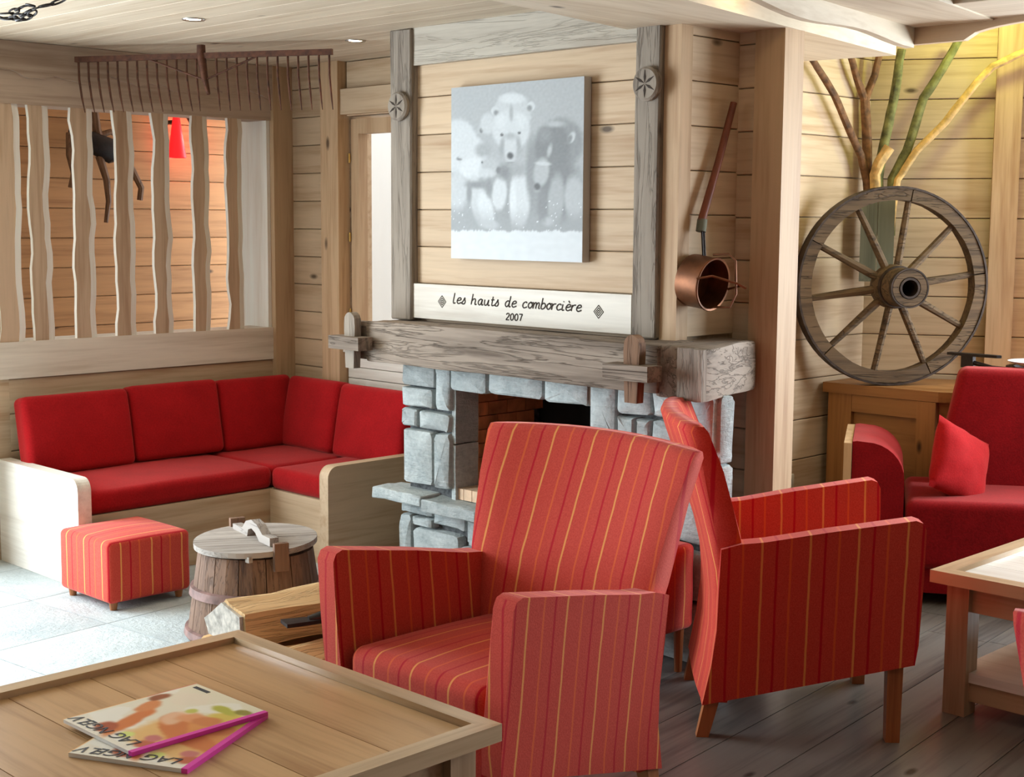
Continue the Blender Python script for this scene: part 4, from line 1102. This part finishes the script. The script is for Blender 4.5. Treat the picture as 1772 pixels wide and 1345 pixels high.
# box and branches behind the wheel
bxo = thing('branch_box', 'greenish plank box fixed in the alcove corner behind the wheel, holding branches', 'box', (-3.395, 5.925, 0.78), math.radians(30))
for k in range(2): MB().bx(-0.075+k*0.076, -0.001+k*0.076, -0.065, -0.05, 0, 0.37).build('front_board', 'box_green', bxo)
for x in (-0.075, 0.063): MB().bx(x, x+0.012, -0.05, 0.03, 0, 0.37).build('side_board', 'box_green', bxo)
MB().bx(-0.075, 0.075, -0.065, 0.05, -0.012, 0.0).build('bottom_board', 'box_green', bxo)
bxo.location = (-3.445, 5.865, 1.25)
def branch(label, paths, mat, kind='branch', tip=None):
    t = thing('branch', label, 'branch', paths[0][0][0], 0, 'branches in the box')
    o = Vector(paths[0][0][0])
    for i, (pts, rad) in enumerate(paths):
        P = [Vector(p)-o for p in pts]; fine, rr = [], []
        for k in range(len(P)-1):
            for q in range(4):
                s_ = q/4; fine.append(P[k].lerp(P[k+1], s_)); rr.append(rad[0]+(rad[1]-rad[0])*(k+s_)/(len(P)-1))
        fine.append(P[-1]); rr.append(rad[1])
        fine = [f + 0.006*noise.noise_vector((f+o)*7) for f in fine]
        MB().tube(fine, rr, 9).jitter(0.002, 40, i).build('stem' if i == 0 else 'fork', mat, t, smooth=True)
    return t
branch('brown branch leaning left to the alcove post', [([(-3.44, 5.86, 1.45), (-3.50, 5.835, 1.731), (-3.50, 5.792, 1.809), (-3.50, 5.609, 2.006), (-3.50, 5.484, 2.123), (-3.50, 5.342, 2.223), (-3.505, 5.269, 2.268)], (0.020, 0.014))], 'bark_brown')
branch('brown forked branch standing upright behind the wheel', [([(-3.47, 5.86, 1.45), (-3.50, 5.855, 1.72), (-3.505, 5.849, 1.864), (-3.515, 5.839, 2.073)], (0.024, 0.022)), ([(-3.515, 5.839, 2.06), (-3.51, 5.74, 2.177), (-3.51, 5.64, 2.33)], (0.019, 0.014)), ([(-3.515, 5.839, 2.06), (-3.485, 5.865, 2.177), (-3.46, 5.875, 2.36)], (0.019, 0.014))], 'bark_brown')
branch('mossy green branch rising beside the fork to the beam end', [([(-3.44, 5.88, 1.45), (-3.461, 5.884, 1.706), (-3.444, 5.894, 1.863), (-3.416, 5.91, 2.045), (-3.39, 5.923, 2.29)], (0.026, 0.020))], 'bark_green')
branch('short sawn-off branch stub with pale end', [([(-3.43, 5.83, 1.45), (-3.45, 5.84, 1.72), (-3.43, 5.84, 1.78), (-3.395, 5.86, 1.845)], (0.024, 0.026))], 'bark_pale')
branch('mossy straight branch leaning right to the frieze', [([(-3.40, 5.90, 1.45), (-3.405, 5.916, 1.706), (-3.354, 5.946, 1.836), (-3.296, 5.98, 2.069), (-3.235, 6.015, 2.196), (-3.175, 6.05, 2.33)], (0.024, 0.019))], 'bark_green')
branch('pale peeled branch arching far to the right', [([(-3.39, 5.88, 1.45), (-3.383, 5.915, 1.70), (-3.31, 5.955, 1.836), (-3.205, 6.02, 1.965), (-3.103, 6.08, 2.13), (-3.042, 6.11, 2.205), (-2.934, 6.165, 2.26), (-2.85, 6.20, 2.28)], (0.018, 0.017))], 'bark_pale')

# ------------------------------------------------------------------ cabinet below the wheel and what stands on it
cab = thing('cabinet', 'honey coloured low wooden cabinet with framed panel under the wheel', 'cabinet', (0, 0, 0))
FY = 5.606
MB().prism([(-3.545, FY), (-2.98, FY+0.02), (-2.36, 5.985), (-2.61, 6.40), (-2.80, 6.37), (-3.545, 5.94)], 0.735, 0.78, 'z').bevel(0.005, 1).build('worktop', 'honey', cab)
MB().prism([(-3.525, FY+0.045), (-3.00, FY+0.045), (-2.40, 6.01), (-2.62, 6.38), (-2.80, 6.35), (-3.525, 5.925)], 0.02, 0.734, 'z').build('body', 'honey', cab)
for x0, x1, z0, z1 in ((-3.525, -3.405, 0.02, 0.733), (-3.08, -2.99, 0.02, 0.733)):
    MB().bx(x0, x1, FY+0.018, FY+0.046, z0, z1).bevel(0.003, 1).build('stile', 'honey_v', cab)
for x0, x1 in ((-3.404, -3.081),):
    MB().bx(x0, x1, FY+0.020, FY+0.046, 0.655, 0.733).bevel(0.003, 1).build('rail', 'honey', cab)
    MB().bx(x0, x1, FY+0.020, FY+0.046, 0.02, 0.10).bevel(0.003, 1).build('rail', 'honey', cab)
tr = thing('iron_tray', 'dark iron tray with flat handle standing on the cabinet', 'tray', (-2.93, 5.80, 0.78), 0)
MB().lathe([(0.05, 0.0), (0.055, 0.008), (0.014, 0.012), (0.012, 0.105), (0.0, 0.105)], 24).build('stand', 'iron', tr, smooth=True)
MB().prism([(-0.10, -0.018), (0.02, -0.02), (0.13, -0.016), (0.145, 0.0), (0.13, 0.016), (0.02, 0.02), (-0.10, 0.018)], 0.15, 0.162, 'z').bevel(0.003, 1).build('flat_handle', 'iron', tr)
MB().bx(-0.035, 0.02, -0.014, 0.014, 0.10, 0.152).build('bracket', 'iron', tr)
MB().tube([(0.0, 0, 0.125), (0.10, 0.01, 0.105), (0.24, 0.03, 0.10)], 0.010, 8).build('arm_bar', 'iron', tr, smooth=True)
pl = tag(MB().lathe([(0.0, 0.0), (0.07, 0.0), (0.12, 0.018), (0.125, 0.022), (0.118, 0.022), (0.07, 0.006), (0.0, 0.006)], 40).build('white_dish', 'porcelain', None, (-2.635, 5.83, 0.905), smooth=True), 'white dish in a black stand behind the red sofa', 'dish')
st = thing('dish_stand', 'black metal stand under the white dish on the cabinet', 'stand', (-2.635, 5.83, 0.78))
MB().lathe([(0.10, 0.108), (0.13, 0.112), (0.13, 0.124), (0.10, 0.124)], 40, close=True).build('ring', 'iron', st, smooth=True)
for k in range(3):
    a = 2*PI*k/3; MB().tube([(0.115*math.cos(a), 0.115*math.sin(a), 0.11), (0.10*math.cos(a), 0.10*math.sin(a), 0.0)], 0.006, 8).build('leg', 'iron', st)
sk = thing('wall_socket', 'small ivory electric socket low on the alcove wall', 'socket', (NX-0.0, 5.365, 0.34))
MB().rbox((0.012, 0.075, 0.075), 0.006, 2, 1, (0.006, 0, 0)).build('plate', 'white_plastic', sk, smooth=True)
MB().lathe([(0.019, 0.0115), (0.019, 0.0135), (0.0, 0.0125)], 20, axis='x').build('outlet', 'canvas_edge', sk)

# ------------------------------------------------------------------ red sofa with pillow
sf = thing('red_sofa', 'dark red sofa with rounded arm and honey wood side panel', 'sofa', (-2.77, 5.005, 0), math.radians(30))
# local x along the front (to the right), y to the back, seat front at y=0
MB().bx(-0.245, -0.214, -0.01, 0.54, 0.06, 0.640).bevel(0.004, 1).build('side_panel', 'pine_v', sf)
pr = [(-0.212, 0.10), (-0.212, 0.645)]+[(-0.195+0.0, 0.648)]+[(-0.16+0.15*math.sin(t), 0.50+0.145*math.cos(t)) for t in [PI/2*k/8 for k in range(1, 9)]]+[(-0.006, 0.10)]
MB().prism(pr[::-1], 0.0, 0.52, 'y').bevel(0.014, 3, 35).build('arm', 'red_sofa', sf, smooth=True, angle=60)
MB().prism([(1.458-0.0-(p[0]), p[1]) for p in pr], 0.0, 0.52, 'y').bevel(0.014, 3, 35).build('arm', 'red_sofa', sf, smooth=True, angle=60)
def fnS(x, y, z): return (x, y, z+0.012*(1-((x-0.72)/0.75)**2)*(1 if z > 0.3 else 0))
MB().rbox((1.46, 0.60, 0.27), 0.035, 4, 8, (0.728, 0.285, 0.285), fnS).build('seat', 'red_sofa', sf, smooth=True, angle=80)
MB().bx(0.0, 1.45, 0.02, 0.58, 0.05, 0.15).build('base', 'red_sofa', sf)
for x in (-0.18, 1.42):
    for y in (0.05, 0.55): MB().bx(x-0.02, x+0.02, y-0.02, y+0.02, 0, 0.06 if x > 0 else 0.10).build('foot', 'leg', sf)
def fnB(x, y, z):
    return (x + (0.10*(z-0.40)/0.5 if x < 0.5 else 0), y+0.10*(z-0.35), z)
MB().rbox((1.36, 0.15, 0.58), 0.035, 4, 6, (0.785, 0.47, 0.615), fnB).build('backrest', 'red_sofa', sf, smooth=True, angle=80)
pw = MB()
n = 16; G = {}
for sd in (-1, 1):
    for i in range(n+1):
        for j in range(n+1):
            a, b = -1+2*i/n, -1+2*j/n
            if (sd > 0) and (i in (0, n) or j in (0, n)): G[(sd, i, j)] = G[(-1, i, j)]; continue
            k = (max(0, 1-a**2)*max(0, 1-b**2))**0.42
            pin = 1-0.06*(1-abs(a))*abs(b)**2-0.06*(1-abs(b))*abs(a)**2
            q = Vector((a*0.155*pin, sd*0.062*k, b*0.155*pin)); q += 0.008*noise.noise_vector(q*16+Vector((3, sd, 0)))*k
            G[(sd, i, j)] = pw.bm.verts.new(q)
    for i in range(n):
        for j in range(n): pw.bm.faces.new([G[(sd, *c)] for c in ((i, j), (i+1, j), (i+1, j+1), (i, j+1))][::sd])
po = pw.build('throw_pillow', 'red', None, smooth=True, angle=80)
po.matrix_world = Matrix.Translation((-2.695, 5.285, 0.540)) @ Matrix.Rotation(math.radians(80), 4, 'Z') @ Matrix.Rotation(math.radians(-16), 4, 'X') @ Matrix.Rotation(math.radians(28), 4, 'Y')
tag(po, 'crumpled red throw pillow leaning in the corner of the red sofa', 'pillow')

# ------------------------------------------------------------------ warming pan on the chimney side
XP = -2.975
pn = thing('warming_pan', 'copper drum pan with long red-brown handle hanging on the chimney side', 'pan', (XP, 3.90, 1.306))
MB().tube([(0.012, 0.168, 0.605), (0.014, 0.085, 0.40), (0.016, -0.005, 0.20)], [0.012, 0.013, 0.0145], 12).build('handle', 'red_handle', pn, smooth=True)
MB().tube([(0.016, 0.0, 0.205), (0.018, -0.010, 0.165)], 0.0175, 12).build('ferrule', 'box_green', pn, smooth=True)
for d in (-0.005, 0.006): MB().tube([(0.020, -0.004+d, 0.19), (0.040, -0.018+d, 0.08)], 0.0035, 6).build('iron_rod', 'iron', pn)
MB().lathe([(0.0, -0.012), (0.088, -0.012), (0.090, 0.0), (0.088, 0.075), (0.092, 0.082), (0.090, 0.086), (0.084, 0.084), (0.083, 0.0), (0.0, -0.004)], 36, axis='x', center=(0.0, -0.02, 0.0)).build('drum', 'copper', pn, (0.0, 0, 0), (0, math.radians(8), 0), smooth=True)
for pts in ([(0.08, -0.02, 0.088), (0.14, -0.015, 0.092), (0.165, -0.01, 0.07), (0.17, -0.01, -0.04), (0.15, -0.015, -0.085), (0.08, -0.02, -0.088)],
            [(0.08, -0.108, 0.01), (0.13, -0.09, 0.02), (0.18, -0.02, -0.005), (0.20, 0.0, -0.02), (0.15, 0.05, -0.015), (0.08, 0.068, -0.03)]):
    MB().tube(pts, 0.004, 8).build('wire_bail', 'copper', pn, smooth=True)

# ------------------------------------------------------------------ hay rake, chain, downlights
RA, RB = Vector((-5.85, 3.17, 2.195)), Vector((-4.84, 3.80, 2.205))
rk = thing('hay_rake', 'long rusty hay rake with hanging tines under the ceiling', 'rake', (RA+RB)/2, math.atan2(RB.y-RA.y, RB.x-RA.x))
LR = (RB-RA).length
MB().bx(-LR/2, LR/2, -0.010, 0.010, -0.012, 0.012).bevel(0.003, 1).build('bar', 'rust', rk, (0, 0, 0), (0, math.radians(-0.5), 0))
ntine = 26
for k in range(ntine):
    x = -LR/2+0.014+(LR-0.028)*k/(ntine-1)
    if k == 13: continue
    cv_ = 0.028 if k < 12 else 0.010
    MB().tube([(x, 0, 0.0), (x+0.001, 0, -0.09), (x+0.006+cv_*0.2, 0, -0.17), (x+0.010+cv_*0.6, -0.004, -0.235)], [0.0048, 0.0048, 0.0045, 0.002], 6).build('tine', 'rust', rk, smooth=True)
MB().tube([(0.0, 0.0, 0.045), (0.0, 0.0, 0.0), (0.020, -0.01, -0.10), (0.045, -0.03, -0.165)], [0.018, 0.020, 0.014, 0.008], 10).build('socket', 'rust', rk, smooth=True)
for s_ in (-1, 1): MB().tube([(s_*0.26, 0, -0.005), (0.03 if s_ > 0 else 0.01, -0.012, -0.10)], 0.0045, 6).build('brace', 'rust', rk)
ch = thing('iron_chain', 'black iron chain looped under the ceiling in the upper left corner', 'chain', (-4.60, 2.285, 2.185))
random.seed(4)
def link_(p, q):
    p, q = Vector(p), Vector(q); d = (q-p); L = d.length/2+0.006; c = (p+q)/2; ax = d.normalized()
    side = ax.cross(Vector((random.uniform(-.5, .5), random.uniform(-.5, .5), 1))).normalized()
    ring = [c+ax*L*math.cos(t)+side*0.012*math.sin(t) for t in [2*PI*k/14 for k in range(15)]]
    MB().tube(ring, 0.0036, 6, caps=False).build('chain_link', 'iron', ch, smooth=True)
cp = [(0.30, 0.12, 0.075), (0.25, 0.09, 0.05), (0.21, 0.06, 0.028), (0.175, 0.035, 0.012), (0.145, 0.01, 0.004), (0.115, 0.0, -0.002), (0.085, -0.01, -0.012), (0.06, -0.015, -0.018), (0.03, -0.02, -0.022), (0.0, -0.02, -0.024), (-0.04, -0.03, -0.02), (-0.08, -0.05, -0.01), (-0.13, -0.08, 0.02), (-0.18, -0.11, 0.075)]
cp2 = [(0.11, 0.0, 0.01), (0.08, 0.0, 0.014), (0.05, -0.005, 0.012), (0.02, -0.01, 0.004), (-0.01, -0.015, -0.004), (-0.05, -0.03, -0.004)]
cp3 = [(0.12, 0.0, -0.008), (0.09, 0.0, -0.02), (0.06, -0.01, -0.03), (0.03, -0.012, -0.032)]
for pth in (cp, cp2, cp3):
    for a, b in zip(pth, pth[1:]): link_(a, b)
def downlight(x, y, z, label):
    t = thing('downlight', label, 'light', (x, y, z), 0, 'recessed ceiling lights')
    MB().lathe([(0.028, -0.001), (0.042, -0.004), (0.044, 0.0), (0.028, 0.004)], 32, close=True).build('ring', 'chrome', t, smooth=True)
    MB().lathe([(0.0, 0.0005), (0.028, 0.0005), (0.028, 0.003), (0.0, 0.003)], 24).build('bulb', 'bulb', t)
    l = bpy.data.lights.new('downlight_beam', 'SPOT'); l.energy = 5; l.color = (1, 0.82, 0.6); l.spot_size = math.radians(95); l.spot_blend = 0.7; l.shadow_soft_size = 0.03
    o = bpy.data.objects.new('downlight_beam', l); COL.objects.link(o); o.parent = t; o.location = (0, 0, -0.02)
downlight(-4.762, 3.074, CEIL-0.001, 'lit recessed ceiling light beside the hay rake handle')
downlight(-4.805, 3.896, CEIL-0.001, 'lit recessed ceiling light by the left chimney post')
# spotlight washing the beam and the yellow-green lamp over the alcove
tlm = thing('alcove_lamp', 'small lamp high in the alcove giving yellow green light', 'lamp', (-2.92, 5.88, 2.50))
MB().lathe([(0.05, 0.118), (0.05, 0.05), (0.06, 0.0), (0.052, 0.0), (0.042, 0.05), (0.0, 0.06)], 24).build('lamp_body', 'iron', tlm, smooth=True)
MB().lathe([(0.0, 0.0), (0.022, 0.006), (0.026, 0.025), (0.014, 0.05), (0.0, 0.055)], 16).build('bulb', emit('yellow green bulb', (225, 240, 120), 6), tlm, smooth=True)
l = bpy.data.lights.new('alcove_glow', 'POINT'); l.energy = 5.5; l.color = (0.86, 1.0, 0.28); l.shadow_soft_size = 0.045
o = bpy.data.objects.new('alcove_glow', l); COL.objects.link(o); o.parent = tlm; o.location = (0, 0, -0.06)
dl = thing('beam_spotlight', 'small recessed light in the ceiling beside the broad beam', 'light', (-2.60, 3.70, CEIL-0.002))
MB().lathe([(0.028, -0.001), (0.042, -0.004), (0.044, 0.0), (0.028, 0.004)], 32, close=True).build('ring', 'chrome', dl, smooth=True)
l = bpy.data.lights.new('beam_spot', 'POINT'); l.energy = 0.5; l.color = (1, 0.78, 0.48); l.shadow_soft_size = 0.02
o = bpy.data.objects.new('beam_spot', l); COL.objects.link(o); o.parent = dl; o.location = (-0.02, 0.0, -0.03)

# ------------------------------------------------------------------ things in the hall behind the slats
sd = thing('pack_saddle', 'old dark wooden pack saddle hanging on the hall wall behind the slats', 'saddle', (-7.40, 4.10, 1.9))
MB().tube([(0.03, -0.16, 0.06), (0.06, -0.06, 0.03), (0.07, 0.06, -0.02), (0.05, 0.16, -0.02)], [0.045, 0.06, 0.065, 0.045], 10).jitter(0.012, 12, 1).build('pad', 'iron', sd, smooth=True)
for pts, r in (([(0.06, -0.17, 0.07), (0.08, -0.185, -0.05), (0.08, -0.16, -0.15), (0.07, -0.175, -0.23)], (0.022, 0.02)),
               ([(0.07, 0.0, -0.05), (0.09, 0.03, -0.18), (0.08, 0.045, -0.30), (0.07, 0.03, -0.42)], (0.024, 0.012)),
               ([(0.06, 0.13, -0.02), (0.08, 0.20, -0.12), (0.07, 0.26, -0.22), (0.06, 0.255, -0.29)], (0.02, 0.018)),
               ([(0.05, 0.02, 0.02), (0.05, 0.0, 0.10), (0.05, -0.01, 0.22)], (0.03, 0.02)),
               ([(0.05, 0.0, 0.06), (0.06, 0.08, 0.09), (0.05, 0.15, 0.06)], (0.018, 0.016))):
    n_ = len(pts); MB().tube(pts, [r[0]+(r[1]-r[0])*k/(n_-1) for k in range(n_)], 8).build('bent_limb', 'old_brown', sd, smooth=True)
MB().tube([(-0.098, 0.0, 0.03), (0.06, 0.0, 0.03)], 0.014, 8).build('hanging_peg', 'old_brown', sd)
rl = thing('red_lamp', 'red lit cone shade on the hall wall behind the slats', 'lamp', (-7.36, 4.50, 1.84))
MB().lathe([(0.055, 0.0), (0.020, 0.235), (0.018, 0.235), (0.053, 0.0)], 24, close=True).build('shade', 'lamp_red', rl, smooth=True)
MB().bx(-0.12, 0.0, -0.01, 0.01, 0.20, 0.22).build('bracket', 'iron', rl)
l = bpy.data.lights.new('red_glow', 'POINT'); l.energy = 1.6; l.color = (1, 0.12, 0.1); l.shadow_soft_size = 0.04
o = bpy.data.objects.new('red_glow', l); COL.objects.link(o); o.parent = rl; o.location = (0.02, 0.10, 0.12)
rl.location = (-7.36, 4.62, 1.86)
hs = thing('hall_spotlight', 'small black spotlight on the hall wall beside the red lamp', 'light', (-7.40, 4.74, 2.07))
MB().tube([(0.0, 0, 0.05), (0.05, 0, 0.0), (0.09, 0, -0.02)], [0.03, 0.032, 0.036], 14).build('lamp_head', 'black_plastic', hs, smooth=True)
MB().bx(-0.08, 0.02, -0.012, 0.012, 0.04, 0.08).build('bracket', 'black_plastic', hs)
